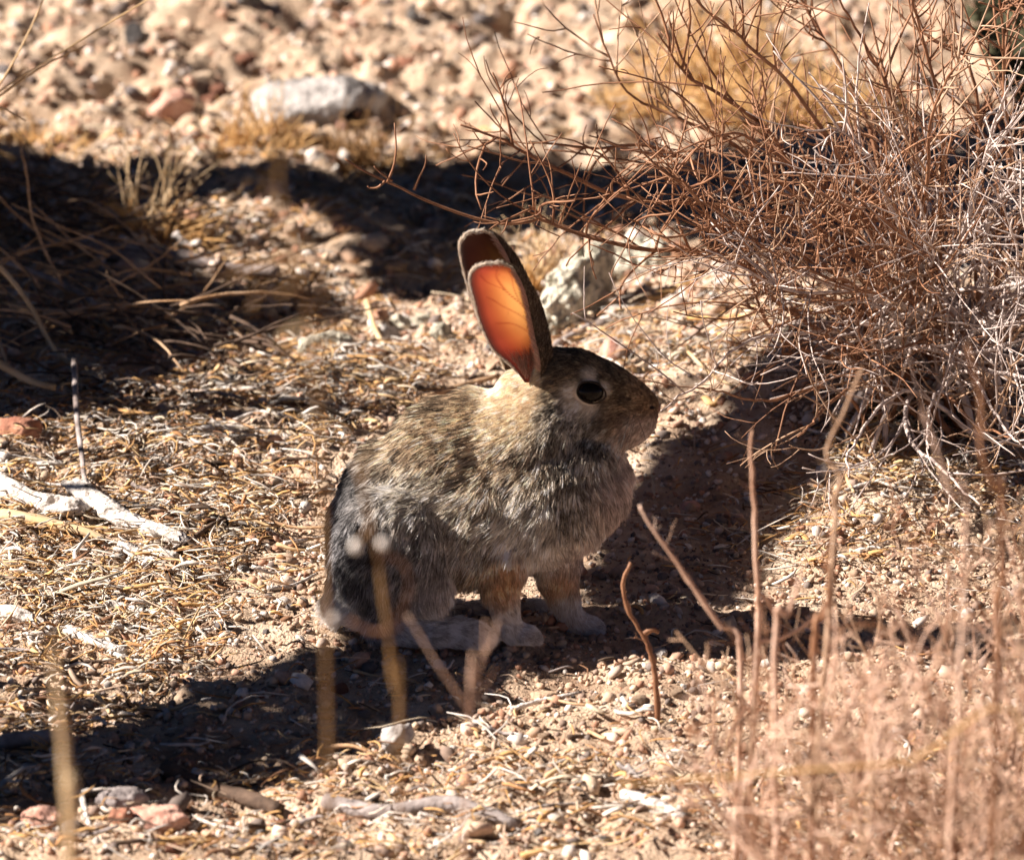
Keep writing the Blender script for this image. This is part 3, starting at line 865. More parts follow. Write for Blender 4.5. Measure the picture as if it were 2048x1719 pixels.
# colours: grey root, pale band, dark tip on some hairs; whole locks lean light or dark
lock_tone = rng.normal(0, 0.30, len(ps)) + 0.7 * noise(pix(ps)[0] / 26., pix(ps)[1] / 14., 35) + .8 * noise(pix(ps)[0] / 9., pix(ps)[1] / 7., 36)
tone = np.exp(rng.normal(0, 0.36, nf) + lock_tone[near])
dark = rng.uniform(0, 1, nf) + 0.35 * lock_tone[near] < at_[:, 14]
cols = np.zeros((nf, K, 3))
rt, bd, tp = at_[:, 5:8], at_[:, 8:11], at_[:, 11:14]
for k in range(K):
    q = s[k]
    if q < 0.35:
        c = rt
    elif q < 0.8:
        c = bd * tone[:, None]
    else:
        c = np.where(dark[:, None], tp, bd * tone[:, None] * 1.05)
    if 0.55 < q < 0.8:
        c = np.where(dark[:, None], 0.55 * tp + 0.45 * c, c)
    cols[:, k] = c
cols = np.clip(cols, 0.005, 0.9)
fx, fy = pix(p)
ok = ~((((fx - 1180) / 31) ** 2 + ((fy - 783) / 27) ** 2 < 1) & (nr[:, 1] < 0.1) & (p[:, 1] < Y0 + 0.02))
ok &= p[:, 2] > height(p[:, 0], p[:, 1], False) - 0.002
rd = np.array([0.9, 1.0, 0.95, 0.8, 0.55, 0.12]) * 0.00015
hairs('fur', pts[ok], rd[None] * np.clip(at_[ok, :1] / 0.012, 0.55, 1.15), cols[ok], body)

# eyes
M_eye = mat('rabbit_eye')[0]
b = M_eye.node_tree.nodes['Principled BSDF']
b.inputs['Base Color'].default_value = (0.006, 0.004, 0.003, 1)
b.inputs['Roughness'].default_value = 0.2
b.inputs['Specular IOR Level'].default_value = 0.12
M_lid = mat_noise('eyelid', (0.02, 0.015, 0.012), (0.06, 0.045, 0.035), scale=200, bump=0.2, dist=0.001)
for sgn, v in ((-1, 0.0045), (1, 0.0475)):
    c = RP(1180, 783, v)
    V, F = IS3
    e = mesh('eye', V * np.array([26.5, 19, 21.5]) / PXM + c, F, M_eye, rab)
    a = np.linspace(0, 2 * math.pi, 33)[:-1]
    ring = np.stack([np.cos(a) * 27.0 * (1 + .12 * np.cos(a)) / PXM, np.full(32, sgn * 0.0024), (np.sin(a) * 21.5 - 4 * np.cos(a)) / PXM], 1) + c
    ring = np.vstack([ring, ring[:1]])
    v_, f_ = tubes(ring[None], np.full((1, 33), 0.0007), 6, cap=False)
    mesh('eyelid', v_, f_, M_lid, e)

# nose and claws
M_nose = mat_noise('rabbit_nose', (0.16, 0.08, 0.06), (0.30, 0.17, 0.13), scale=300, bump=0.4, dist=0.0006)
V, F = IS2
mesh('nose', V * np.array([8, 11, 9]) / PXM + RP(1313, 816, 0.022), F, M_nose, rab)
from mathutils.bvhtree import BVHTree
bvh = BVHTree.FromPolygons([tuple(q) for q in co], [tuple(int(i) for i in q) for q in tri])


def on_body(px, py):
    h = bvh.ray_cast(Vector((0, 0, CAM_H)), Vector([float(q) for q in norm(ray(px, py))]))
    return np.array(h[0]) if h[0] is not None else RP(px, py, .02)


M_mouth = mat_noise('mouth_line', (0.012, 0.008, 0.006), (0.04, 0.025, 0.02), scale=300, bump=0.0)
V, F = IS2
mesh('nostril', V * np.array([5.5, 4, 3.0]) / PXM + on_body(1303, 815) + np.array([.0006, -.0006, 0]), F, M_mouth, rab)
M_claw = mat_noise('claw', (0.05, 0.03, 0.02), (0.14, 0.09, 0.06), scale=300, bump=0.0)
for (x, y, v) in ((1080, 1281, -0.004), (1076, 1285, -0.009), (1206, 1262, 0.044), (1202, 1267, 0.039)):
    w = np.array([RP(x - 6, y - 3, v), RP(x + 3, y - 1, v), RP(x + 9, y + 4, v)])
    v_, f_ = tubes(catmull(w, 6)[None], np.linspace(0.0016, 0.0003, 6)[None], 6)
    mesh('claw', v_, f_, M_claw, rab)

# whiskers
wp = []
for i in range(16):
    a = np.array(RP(1268 + rng.normal(0, 8), 828 + rng.normal(0, 8), 0.010))
    side = -1 if i < 11 else 1
    if side > 0:
        a = a + np.array([0, 0.024, 0])
    d = norm(np.array([rng.normal(-0.15, .3), side * rng.uniform(.2, .6), -rng.uniform(.35, 1.0)]))
    Lw = rng.uniform(0.035, 0.065)
    ss = np.linspace(0, 1, 8)[:, None]
    wp.append(a + Lw * (ss * d + ss ** 2 * np.array([-0.12, 0, -0.2])))
hairs('whiskers', np.array(wp), np.linspace(0.00016, 0.00004, 8), np.full((16, 8, 3), 0.10), rab)

# ears: cupped leaves, thin enough for the sun to glow through
m, t, b = mat('rabbit_ear')
N, Lk = t.nodes, t.links
a1 = N.new('ShaderNodeAttribute'); a1.attribute_name = 'tint'
a2 = N.new('ShaderNodeAttribute'); a2.attribute_name = 'blood'
Lk.new(a1.outputs['Color'], b.inputs['Base Color'])
b.inputs['Roughness'].default_value = 0.6
b.inputs['Specular IOR Level'].default_value = 0.2
tr = N.new('ShaderNodeBsdfTranslucent'); Lk.new(a2.outputs['Color'], tr.inputs['Color'])
ad = N.new('ShaderNodeMixShader'); ad.inputs[0].default_value = 0.72
Lk.new(b.outputs[0], ad.inputs[1]); Lk.new(tr.outputs[0], ad.inputs[2])
Lk.new(ad.outputs[0], N['Material Output'].inputs['Surface'])
M_ear = m
VEINS = [[(.10, .52), (.25, .50), (.38, .46), (.50, .40), (.60, .30), (.70, .26), (.82, .25)],
         [(.50, .40), (.62, .38), (.74, .40), (.86, .42)],
         [(.38, .46), (.44, .32), (.50, .22), (.54, .12)],
         [(.25, .50), (.36, .52), (.50, .55), (.66, .56), (.80, .55)],
         [(.60, .30), (.64, .18), (.72, .10)], [(.25, .50), (.32, .38), (.38, .25), (.40, .14)]]


def ear(left, right, v0, lean, roll, glow, seed, tipdark):
    nT, nS = 150, 80
    Lf, Rt = catmull(left, nT), catmull(right, nT)
    tt = np.linspace(0, 1, nT)[:, None]; ss = np.linspace(0, 1, nS)[None, :]
    roll = roll * (1.35 - 1.1 * tt)
    q = np.where(ss < .74, np.sin(ss / .74 * math.pi / 2) ** 1.15, 1 - roll * np.sin((ss - .74) / .26 * math.pi / 2))
    wdt = np.linalg.norm(Rt - Lf, axis=1)[:, None] / PXM
    cup = np.where(ss < .74, np.sin(ss / .74 * math.pi) * 0.30 - 0.06 * (1 - ss / .74), -0.20 * np.sin((ss - .74) / .26 * math.pi / 2))
    px = Lf[:, :1] + (Rt[:, :1] - Lf[:, :1]) * q
    py = Lf[:, 1:] + (Rt[:, 1:] - Lf[:, 1:]) * q
    fade = np.clip((1 - tt) / .16, 0, 1) ** .6
    px = np.where(ss > .74, Lf[:, :1] + (Rt[:, :1] - Lf[:, :1]) * (1 - (1 - q) * fade), px)
    v = v0 + lean * tt + cup * wdt + 0.55 * (q - .5) * wdt * np.clip(tt / .3, 0, 1)
    X = np.zeros((nT, nS, 3))
    dx, dy = (px - W0 / 2) / FPX, (H0 / 2 - py) / FPX
    d = np.stack([dx, CP + dy * SP, -SP + dy * CP], -1)
    X = np.array([0, 0, CAM_H]) + d * ((Y0 + v) / d[..., 1])[..., None]
    idx = np.arange(nT * nS).reshape(nT, nS)
    Q = np.stack([idx[:-1, :-1].ravel(), idx[:-1, 1:].ravel(), idx[1:, 1:].ravel(), idx[1:, :-1].ravel()], 1)
    tg, sg = np.broadcast_to(tt, (nT, nS)), np.broadcast_to(ss, (nT, nS))
    # skin: pinkish, blood glow strongest where the skin is thin and bare, veins darker
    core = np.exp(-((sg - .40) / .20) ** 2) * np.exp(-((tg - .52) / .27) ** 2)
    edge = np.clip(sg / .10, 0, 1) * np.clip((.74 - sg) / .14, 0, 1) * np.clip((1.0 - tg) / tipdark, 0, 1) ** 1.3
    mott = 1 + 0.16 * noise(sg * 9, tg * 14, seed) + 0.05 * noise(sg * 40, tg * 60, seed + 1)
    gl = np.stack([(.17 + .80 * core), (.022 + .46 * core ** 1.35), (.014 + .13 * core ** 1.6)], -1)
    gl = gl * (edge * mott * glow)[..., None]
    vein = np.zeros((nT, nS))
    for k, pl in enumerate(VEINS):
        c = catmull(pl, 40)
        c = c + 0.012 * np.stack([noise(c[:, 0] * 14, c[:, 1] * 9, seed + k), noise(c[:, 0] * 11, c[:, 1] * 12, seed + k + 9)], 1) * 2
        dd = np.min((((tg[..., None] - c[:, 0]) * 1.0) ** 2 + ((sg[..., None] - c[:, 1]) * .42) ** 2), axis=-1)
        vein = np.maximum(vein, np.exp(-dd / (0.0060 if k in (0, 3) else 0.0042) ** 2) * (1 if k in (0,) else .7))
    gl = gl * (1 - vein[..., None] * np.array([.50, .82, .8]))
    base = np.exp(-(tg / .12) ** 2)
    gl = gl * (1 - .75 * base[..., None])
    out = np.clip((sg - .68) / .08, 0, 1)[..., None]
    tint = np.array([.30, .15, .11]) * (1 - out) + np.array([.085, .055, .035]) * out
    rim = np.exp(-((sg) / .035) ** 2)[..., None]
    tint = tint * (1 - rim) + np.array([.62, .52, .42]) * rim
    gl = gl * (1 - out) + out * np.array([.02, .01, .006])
    e = mesh('ear', X.reshape(-1, 3), Q, M_ear, rab, cols=tint.reshape(-1, 3))
    a = e.data.color_attributes.new('blood', 'FLOAT_COLOR', 'POINT')
    c4 = np.ones((nT * nS, 4), np.float32); c4[:, :3] = gl.reshape(-1, 3)
    a.data.foreach_set('color', c4.ravel())
    # fur of the ear: dark outside along the rolled side, pale fringe on both rims
    N_ = np.cross(np.gradient(X, axis=0), np.gradient(X, axis=1))
    N_ = norm(N_)                                           # sign fixed below: inside faces the viewer
    if N_[nT // 2, nS // 3, 1] > 0:
        N_ = -N_
    Tt = norm(np.gradient(X, axis=0))
    Ss = norm(np.gradient(X, axis=1))
    P_, C_, R_ = [], [], []
    s5 = np.linspace(0, 1, 5)[None, :, None]

    def add(n, slo, shi, tlo, thi, d_of, Lr, col, r, offs):
        i = rng.integers(int(tlo * nT), int(thi * nT), n); j = rng.integers(int(slo * nS), max(int(shi * nS), int(slo * nS) + 1), n)
        fr = rng.uniform(0, 1, (n, 1))
        i2 = np.minimum(i + 1, nT - 1)
        p0 = X[i, j] * (1 - fr) + X[i2, j] * fr + offs * N_[i, j]
        d = norm(d_of(i, j) + rng.normal(0, .18, (n, 3)))
        Lh = rng.uniform(*Lr, (n, 1))[:, None]
        P_.append(p0[:, None] + Lh * (s5 * d[:, None] + s5 ** 2 * .25 * Tt[i, j][:, None]))
        cl = np.array(col) * np.exp(rng.normal(0, .3, (n, 1)))
        C_.append(np.repeat(np.clip(cl, .005, .85)[:, None], 5, 1)); R_.append(np.full((n, 1), r))

    add(7000, .72, .999, .03, .97, lambda i, j: Tt[i, j] * 1.0 - N_[i, j] * .35, (.002, .004), (.075, .05, .032), .00015, -0.0002)
    add(2500, .70, .999, .03, .97, lambda i, j: Tt[i, j] * 1.0 - N_[i, j] * .35, (.002, .004), (.30, .22, .15), .00014, -0.0002)
    add(10, .10, .70, .05, .97, lambda i, j: Tt[i, j] * 1.0 - N_[i, j] * .35, (.0025, .005), (.20, .14, .09), .00012, -0.0004)
    add(3600, 0, .02, .06, .99, lambda i, j: Tt[i, j] * .8 - Ss[i, j] * .45 + N_[i, j] * .1, (.0010, .0046), (.72, .62, .52), .00014, 0)
    add(1500, .97, .999, .06, .80, lambda i, j: Tt[i, j] * .5 + Ss[i, j] * .55 + N_[i, j] * .35, (.003, .007), (.55, .36, .28), .00013, 0)
    add(900, .985, .999, .80, .99, lambda i, j: Tt[i, j] * .5 + Ss[i, j] * .5, (.002, .004), (.60, .5, .4), .00014, 0)
    add(900, .08, .62, .02, .16, lambda i, j: Tt[i, j] * .9 + N_[i, j] * .35, (.004, .009), (.42, .28, .22), .00014, 0)
    Pp, Cc, Rr = np.concatenate(P_), np.concatenate(C_), np.concatenate(R_)
    hairs('ear_fur', Pp, Rr * np.array([[1, 1, .9, .7, .15]]), Cc, e)
    return e


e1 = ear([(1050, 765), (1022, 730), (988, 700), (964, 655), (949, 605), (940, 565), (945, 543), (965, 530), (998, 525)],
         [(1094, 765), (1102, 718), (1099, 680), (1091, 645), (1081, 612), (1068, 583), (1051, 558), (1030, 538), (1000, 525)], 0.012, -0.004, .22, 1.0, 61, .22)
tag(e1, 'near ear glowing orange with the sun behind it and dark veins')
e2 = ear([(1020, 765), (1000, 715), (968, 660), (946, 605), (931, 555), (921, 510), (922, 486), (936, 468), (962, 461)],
         [(1092, 765), (1092, 700), (1080, 640), (1066, 590), (1052, 553), (1036, 522), (1015, 493), (990, 471), (965, 461)], 0.048, -0.002, .22, .05, 71, .55)  # low glow painted in for the weaker sun on this ear
tag(e2, 'far ear with a dark tip, its glow painted down to dull red')

# ------------------------------------------------------------------ dry plants
def grow_path(p0, d, L, n, arc, jit):
    """a twig: starts along d, bends by arc (vector added over its length)"""
    pts = [np.array(p0, float)]
    d = norm(np.array(d, float))
    for k in range(n - 1):
        d = norm(d + np.array(arc) / n + rng.normal(0, jit, 3))
        pts.append(pts[-1] + d * L / (n - 1))
    return np.array(pts)


class Twigs:
    def __init__(self):
        self.p, self.r = [], []

    def add(self, path, r0, r1):
        self.p.append(path); self.r.append(np.linspace(r0, r1, len(path)))

    def build(self, name, m, parent):
        if not self.p:
            return None
        v, f = tubes(np.array(self.p), np.array(self.r), 4)
        o = mesh(name, v, f, m, parent)
        o['kind'] = 'stuff'
        return o


def side_twigs(tw, path, r, count, Lr, t0=0.2, up=0.5, sub=3, spread=0.9, KK=9):
    n = len(path)
    for k in range(count):
        t = rng.uniform(t0, 1.0)
        i = min(int(t * (n - 1)), n - 2)
        p0 = path[i] + (path[i + 1] - path[i]) * (t * (n - 1) - i)
        tg = norm(path[i + 1] - path[i])
        perp = norm(np.cross(tg, rng.normal(0, 1, 3)))
        d = tg * rng.uniform(.4, .9) + perp * spread * rng.uniform(.5, 1.1)
        L = rng.uniform(*Lr) * (1.1 - .4 * t)
        c = grow_path(p0, d, L, KK, np.array([rng.normal(0, .5), rng.normal(0, .4), up + rng.normal(0, .5)]), .07)
        rr = r * rng.uniform(.5, .95)
        tw.add(c, rr, rr * .55)
        for _ in range(rng.integers(max(sub - 1, 0), sub + 2)):
            j = rng.integers(2, KK - 1)
            tj = norm(c[j] - c[j - 1])
            d2 = tj * .6 + norm(np.cross(tj, rng.normal(0, 1, 3))) * .8
            c2 = grow_path(c[j], d2, L * rng.uniform(.2, .5), KK, np.array([rng.normal(0, .5), rng.normal(0, .4), up + rng.normal(0, .4)]), .08)
            tw.add(c2, rr * .62, rr * .38)


bb = G(1790, 800)
YB = bb[1]
bush = empty('dry_bush', bb)
tag(bush, 'leafless reddish brown twiggy bush filling the upper right beside the rabbit', 'bush')
MAIN = [  # pixel course, depth offset at the tip, base radius, twigs, colour
    ([(1760, 770), (1650, 650), (1540, 560), (1420, 505), (1290, 498), (1180, 472), (1100, 440), (1050, 405)], -.22, .0030, 12, 0),
    ([(1770, 770), (1690, 600), (1590, 510), (1480, 430), (1340, 415), (1220, 400), (1130, 365), (1050, 330), (990, 300), (905, 270)], -.12, .0028, 12, 0),
    ([(1770, 770), (1680, 560), (1560, 440), (1430, 350), (1300, 300), (1180, 302), (1055, 288)], -.05, .0027, 13, 0),
    ([(1780, 760), (1700, 520), (1590, 390), (1460, 290), (1330, 240), (1240, 190), (1180, 40)], .02, .0026, 13, 0),
    ([(1780, 760), (1720, 520), (1640, 380), (1530, 250), (1430, 170), (1370, 130), (1325, 50)], -.08, .0027, 13, 0),
    ([(1790, 760), (1760, 500), (1700, 330), (1610, 180), (1500, 70), (1440, 15)], -.15, .0028, 13, 0),
    ([(1790, 760), (1780, 480), (1740, 280), (1680, 150), (1610, 40), (1570, -40)], .05, .0026, 12, 0),
    ([(1800, 760), (1830, 480), (1810, 290), (1740, 120), (1660, -30)], -.10, .0027, 14, 0),
    ([(1810, 760), (1870, 500), (1880, 300), (1850, 120), (1800, -40)], -.18, .0028, 14, 0),
    ([(1820, 770), (1930, 540), (1960, 340), (1950, 150), (1900, -30)], -.05, .0030, 15, 0),
    ([(1830, 770), (1980, 560), (2010, 350), (2005, 150), (1990, -30)], -.14, .0030, 15, 0),
    ([(1830, 770), (2010, 600), (2060, 400), (2080, 200), (2080, 0)], .05, .0030, 12, 0),
    ([(1750, 770), (1620, 720), (1540, 600), (1480, 520), (1420, 455), (1360, 380)], -.28, .0026, 11, 0),
    ([(1760, 780), (1650, 760), (1560, 690), (1500, 600), (1470, 500), (1440, 420)], -.18, .0022, 10, 0),
    ([(1770, 770), (1860, 680), (1960, 620), (2080, 560)], -.15, .0036, 9, 1),
    ([(1760, 775), (1850, 720), (1950, 700), (2080, 660)], -.20, .0034, 9, 1),
    ([(1790, 790), (1900, 760), (1980, 720), (2090, 700)], -.10, .0030, 9, 1),
    ([(1740, 740), (1780, 830), (1830, 900), (1900, 970), (1960, 1030)], -.32, .0026, 5, 1),
    ([(1900, 690), (1950, 760), (2000, 830), (2060, 880)], -.36, .0022, 6, 1),
    ([(1820, 770), (1750, 640), (1640, 560), (1520, 520), (1440, 540)], -.25, .0024, 10, 1),
    ([(1800, 770), (1820, 620), (1790, 440), (1720, 300), (1650, 240)], -.22, .0026, 12, 1),
    ([(1830, 770), (1900, 620), (1930, 440), (1980, 260), (2040, 120)], -.25, .0026, 13, 1),
    ([(1790, 770), (1700, 700), (1580, 670), (1470, 690), (1400, 760), (1320, 820)], -.30, .0020, 6, 1),
    ([(1760, 770), (1640, 800), (1540, 810), (1440, 795), (1400, 790)], -.30, .0017, 3, 0),
    ([(1780, 770), (1700, 480), (1600, 330), (1500, 260), (1420, 260), (1350, 330)], -.2, .0022, 12, 0),
    ([(1810, 770), (1800, 560), (1850, 380), (1880, 200), (1950, 60)], -.3, .0026, 14, 0),
    ([(1780, 770), (1750, 620), (1650, 470), (1580, 430), (1450, 440), (1330, 470), (1250, 440)], -.3, .0022, 11, 0),
]
MAIN += [([(1780, 770), (1700, 780), (1640, 830), (1600, 880)], -.28, .0022, 5, 0), ([(1790, 770), (1740, 800), (1700, 870), (1690, 940)], -.34, .0022, 5, 1), ([(1820, 770), (1840, 830), (1870, 900)], -.34, .0022, 6, 1),
         ([(1850, 770), (1900, 820), (1950, 850), (2030, 860)], -.30, .0024, 8, 0), ([(1870, 770), (1960, 780), (2040, 760), (2090, 740)], -.34, .0026, 8, 1), ([(1860, 760), (1960, 640), (2040, 560), (2090, 500)], -.30, .0026, 9, 1), ([(1880, 760), (1990, 700), (2090, 640)], -.26, .0026, 9, 1), ([(1870, 760), (1940, 500), (2030, 380), (2090, 300)], -.28, .0028, 9, 1)]
bark = (M_twig, M_twig_grey)
for k in range(24):                            # more of the tangle: arching stems between the long ones
    a = rng.uniform(0.15, math.pi * .98)
    x0, y0 = 1800 + rng.uniform(-90, 170), 760
    L_ = rng.uniform(250, 560)
    x1, y1 = x0 + math.cos(a) * L_ * .9, y0 - math.sin(a) * L_ - 40
    MAIN.append(([(x0, y0), (x0 * .7 + x1 * .3 + rng.normal(0, 30), y0 * .62 + y1 * .38 - 30), (x0 * .35 + x1 * .65 + rng.normal(0, 40), y0 * .3 + y1 * .7), (x1, y1)], rng.uniform(-.32, .12), rng.uniform(.0016, .0027), 9, int(rng.uniform() < .25)))
for k, (pl, dv, r0, cnt, mi) in enumerate(MAIN):
    n = len(pl)
    w = [P(q[0], q[1], YB + dv * (i / (n - 1)) ** .8) for i, q in enumerate(pl)]
    w[0] = bb + np.array([rng.uniform(-.05, .11), rng.uniform(-.06, .06), 0])
    w[0][2] = float(height(w[0][0], w[0][1])) - .004
    w[1] = w[1] * .7 + .3 * np.array([w[0][0], w[0][1], w[1][2]])
    path = catmull(np.array(w), 34)
    path[2:] += np.cumsum(rng.normal(0, .0009, (32, 3)), 0) * .8
    r = np.linspace(r0, r0 * .30, 34)
    v, f = tubes(path[None], r[None], 6)
    o = mesh('branch', v, f, bark[mi], bush)
    tw = Twigs()
    side_twigs(tw, path, r0 * .50, int(cnt * 1.75), (.045, .17), .14, .25, 2)
    tw.build('twigs', (bark[1] if rng.uniform() < .75 else M_twig_tan) if mi else (M_twig_tan if rng.uniform() < .4 else bark[0]), o)
# the long forked branch reaching left over the rabbit
pl = [(1300, 500), (1180, 475), (1085, 440), (1060, 443), (1000, 447), (930, 430), (850, 400), (800, 375), (770, 362), (725, 340), (690, 318)]
w = np.array([P(q[0], q[1], YB - .2 - .004 * i) for i, q in enumerate(pl)])
path = catmull(w, 44)
v, f = tubes(path[None], np.linspace(.0017, .0008, 44)[None], 6)
o = mesh('branch', v, f, M_twig, bush)
tw = Twigs()
for q in ([(775, 364), (788, 330), (792, 290), (789, 246)], [(828, 380), (838, 355), (850, 330), (852, 310)], [(1000, 447), (1040, 440), (1078, 428), (1082, 410)], [(785, 362), (770, 352), (755, 340), (748, 332)],
          [(770, 362), (755, 375), (740, 376), (735, 372)], [(1105, 447), (1108, 400), (1095, 350), (1060, 280)]):
    tw.add(catmull([P(a, b_, YB - .235) for a, b_ in q], 9), .0011, .0005)
tw.build('twigs', M_twig, o)

# blurred bush close to the camera, lower right
fb = G(1850, 1719)
fb = np.array([0.27, 3.0, float(height(0.27, 3.0))])
fbush = empty('dry_bush', fb)
tag(fbush, 'blurred pale pinkish dry bush in the lower right corner close to the viewer', 'bush')
for k in range(74):
    x = 2090 - 640 * rng.uniform(0, 1) ** 1.5
    top = 1719 - (1719 - (1000 + (2048 - x) * .62)) * rng.uniform(.25, 1.0)
    Yk = rng.uniform(2.75, 3.3)
    tip = P(x + rng.normal(0, 60), top, Yk)
    mid = P(x + rng.normal(0, 50) + 30, (top + 1900) / 2, Yk + rng.normal(0, .04))
    base = fb + np.array([rng.normal(0, .07), rng.normal(0, .10), 0])
    base[2] = float(height(base[0], base[1])) - .004
    path = catmull(np.array([base, mid, tip]), 18)
    path[1:] += np.cumsum(rng.normal(0, .0016, (17, 3)), 0)
    r0 = rng.uniform(.0010, .0018)
    v, f = tubes(path[None], np.linspace(r0, r0 * .4, 18)[None], 5)
    o = mesh('branch', v, f, (M_twig_pale, M_twig, M_twig_tan)[k % 3], fbush)
    tw = Twigs()
    side_twigs(tw, path, r0 * .7, 11, (.03, .085), .25, .45, 3)
    tw.build('twigs', (M_twig_pale, M_twig_tan, M_twig, M_twig_pale)[k % 4], o)

# broken upright stems rising in front of the shade, right of the rabbit
def stem(pl, Y, r0, r1, m, label, name='dry_weed', cat='weed', group=None, knob=False, kids=()):
    w = [P(q[0], q[1], Y) for q in pl]
    b0 = w[-1]
    g = np.array([b0[0] + rng.normal(0, .01), Y, 0.0]); g[2] = float(height(g[0], g[1])) - .004
    w.append(g)
    root = empty(name, g)
    path = catmull(np.array(w[::-1]), 26)
    path[1:-1] += rng.normal(0, r0 * .09, (24, 3))
    if name == 'dry_weed':
        r0, r1 = r0 * .78, r1 * .42
    v, f = tubes(path[None], np.linspace(r0, r1, 26)[None] * (1 + np.clip(rng.normal(-.1, .28, 26), 0, .6)), 7)
    mesh('stalk', v, f, m, root)
    if name == 'dry_weed':
        tw = Twigs()
        side_twigs(tw, path, r1 * .38, 3, (.008, .022), .45, .5, 1)
        tw.build('twigs', m, root)
    for q, ra, rb, mm in kids:
        c = catmull([P(a, b_, Y) for a, b_ in q], 14)
        v, f = tubes(c[None], np.linspace(ra, rb, 14)[None], 6)
        mesh('side_shoot', v, f, mm or m, root)
    tag(root, label, cat, group)
    return root


YS = Y0 - .50
stem([(1262, 1125), (1245, 1172), (1262, 1230), (1288, 1270), (1303, 1312), (1310, 1350)], Y0 - .16, .0028, .0030, M_twig, 'crooked reddish brown weed just right of the rabbit paws', kids=[([(1288, 1266), (1305, 1258), (1318, 1264)], .0026, .0016, None)])
stem([(1280, 1010), (1300, 1050), (1345, 1110), (1390, 1180), (1440, 1250), (1480, 1310)], YS, .0028, .0022, M_twig_pale, 'slanting pale grey weed leaning toward the rabbit chest')
stem([(1505, 862), (1500, 900), (1508, 1000), (1511, 1100), (1517, 1200), (1514, 1300)], YS, .0030, .0021, M_twig_pale, 'tallest straight pale weed standing alone in the shade at right', kids=[([(1513, 1180), (1535, 1200), (1552, 1240), (1540, 1262)], .0016, .0014, None), ([(1514, 1282), (1560, 1276), (1600, 1255), (1640, 1225)], .0014, .0010, None)])
stem([(1605, 1130), (1592, 1180), (1575, 1230), (1550, 1290)], YS - .2, .0026, .0016, M_twig_pale, 'blurred pale brown weed left of the reddish pair')
stem([(1662, 1060), (1655, 1120), (1656, 1190), (1642, 1240), (1628, 1300)], YS - .2, .0026, .0018, M_twig, 'blurred reddish weed at the edge of the lower right bush')
stem([(1725, 735), (1690, 820), (1660, 880), (1655, 915), (1682, 955), (1668, 1010), (1668, 1100)], YS - .15, .0024, .0020, M_twig_tan, 'crooked brown weed rising into the bush base')
stem([(1935, 690), (1962, 800), (1962, 900), (1990, 980), (2003, 1090)], YS - .5, .0022, .0018, M_twig, 'blurred reddish weed near the right edge')
stem([(1848, 830), (1880, 920), (1905, 1000), (1930, 1100)], YS - .5, .0017, .0013, M_twig_pale, 'thin blurred weed crossing the litter under the bush')

# tall blurred grass stalks very near the viewer
stem([(105, 1285), (112, 1360), (125, 1480), (135, 1600), (142, 1719)], 2.1, .0031, .0006, M_straw_pale, 'thick blurred tan stalk in the lower left corner', 'grass_stalk', 'stalk')
stem([(556, 285), (560, 380), (585, 480), (600, 560), (625, 680), (640, 900), (650, 1200), (656, 1480)], 2.1, .0009, .0006, M_straw_brown, 'tall blurred tan stalk with curled tufts behind the rabbit back', 'grass_stalk', 'stalk',
     kids=[([(590, 500), (560, 520), (500, 530), (455, 560)], .0009, .0006, None), ([(600, 560), (560, 590), (520, 580), (500, 620)], .001, .0006, None), ([(610, 620), (640, 600), (650, 560), (630, 530)], .001, .0006, None),
           ([(615, 650), (580, 660), (560, 690), (600, 710)], .001, .0006, M_straw_pale), ([(620, 680), (650, 690), (670, 660), (650, 640)], .001, .0006, M_straw_pale), ([(590, 500), (610, 470), (640, 480)], .0008, .0005, None), ([(570, 430), (545, 400), (530, 350)], .0008, .0005, None)])
stem([(695, 890), (720, 960), (742, 1050), (760, 1150), (775, 1260), (790, 1380), (800, 1480)], 2.3, .0013, .0005, M_straw_brown, 'blurred brown stalk with white buds in front of the rabbit rump', 'grass_stalk', 'stalk',
     kids=[([(760, 1110), (800, 1120), (818, 1160), (805, 1215), (780, 1245)], .0007, .0008, M_twig), ([(700, 1240), (745, 1262), (790, 1255), (808, 1235)], .0008, .0006, M_twig), ([(720, 960), (735, 940), (730, 900)], .001, .0006, None), ([(742, 1050), (720, 1080), (712, 1092)], .0007, .0006, None), ([(750, 1080), (762, 1080), (766, 1085)], .0007, .0006, None)])
V, F = IS2
M_bud = mat_noise('white_bud', (0.7, 0.66, 0.62), (0.85, 0.82, 0.78), scale=100, bump=0.2, dist=.001)
stalk_root = [o for o in bpy.data.objects if o.get('label', '').startswith('blurred brown stalk with white buds')][0]
for (x, y, r) in ((711, 1092, .0024), (766, 1086, .0023), (668, 1235, .0016)):
    mesh('bud', V * r * np.array([1, 1, 1.25]) + P(x, y, 2.3), F, M_bud, stalk_root)
stem([(648, 1270), (655, 1380), (660, 1500)], 2.1, .0008, .0002, M_straw_brown, 'short blurred olive stalk below the rabbit tail', 'grass_stalk', 'stalk')
stem([(970, 1240), (968, 1300), (950, 1370), (938, 1420)], 2.5, .0007, .0004, M_twig_pale, 'blurred pinkish forked twig in front of the hind foot', 'grass_stalk', 'stalk',
     kids=[([(938, 1420), (905, 1370), (870, 1320), (840, 1270), (815, 1230)], .0008, .0005, None), ([(965, 1310), (985, 1280), (995, 1240)], .0008, .0005, None), ([(938, 1415), (970, 1370), (995, 1330)], .0007, .0004, None)])
stem([(1235, 1568), (1400, 1558), (1600, 1540), (1810, 1525), (2060, 1500)], 2.5, .0008, .0008, M_straw, 'long yellow straw arching across the lower right', 'straw', 'straw')

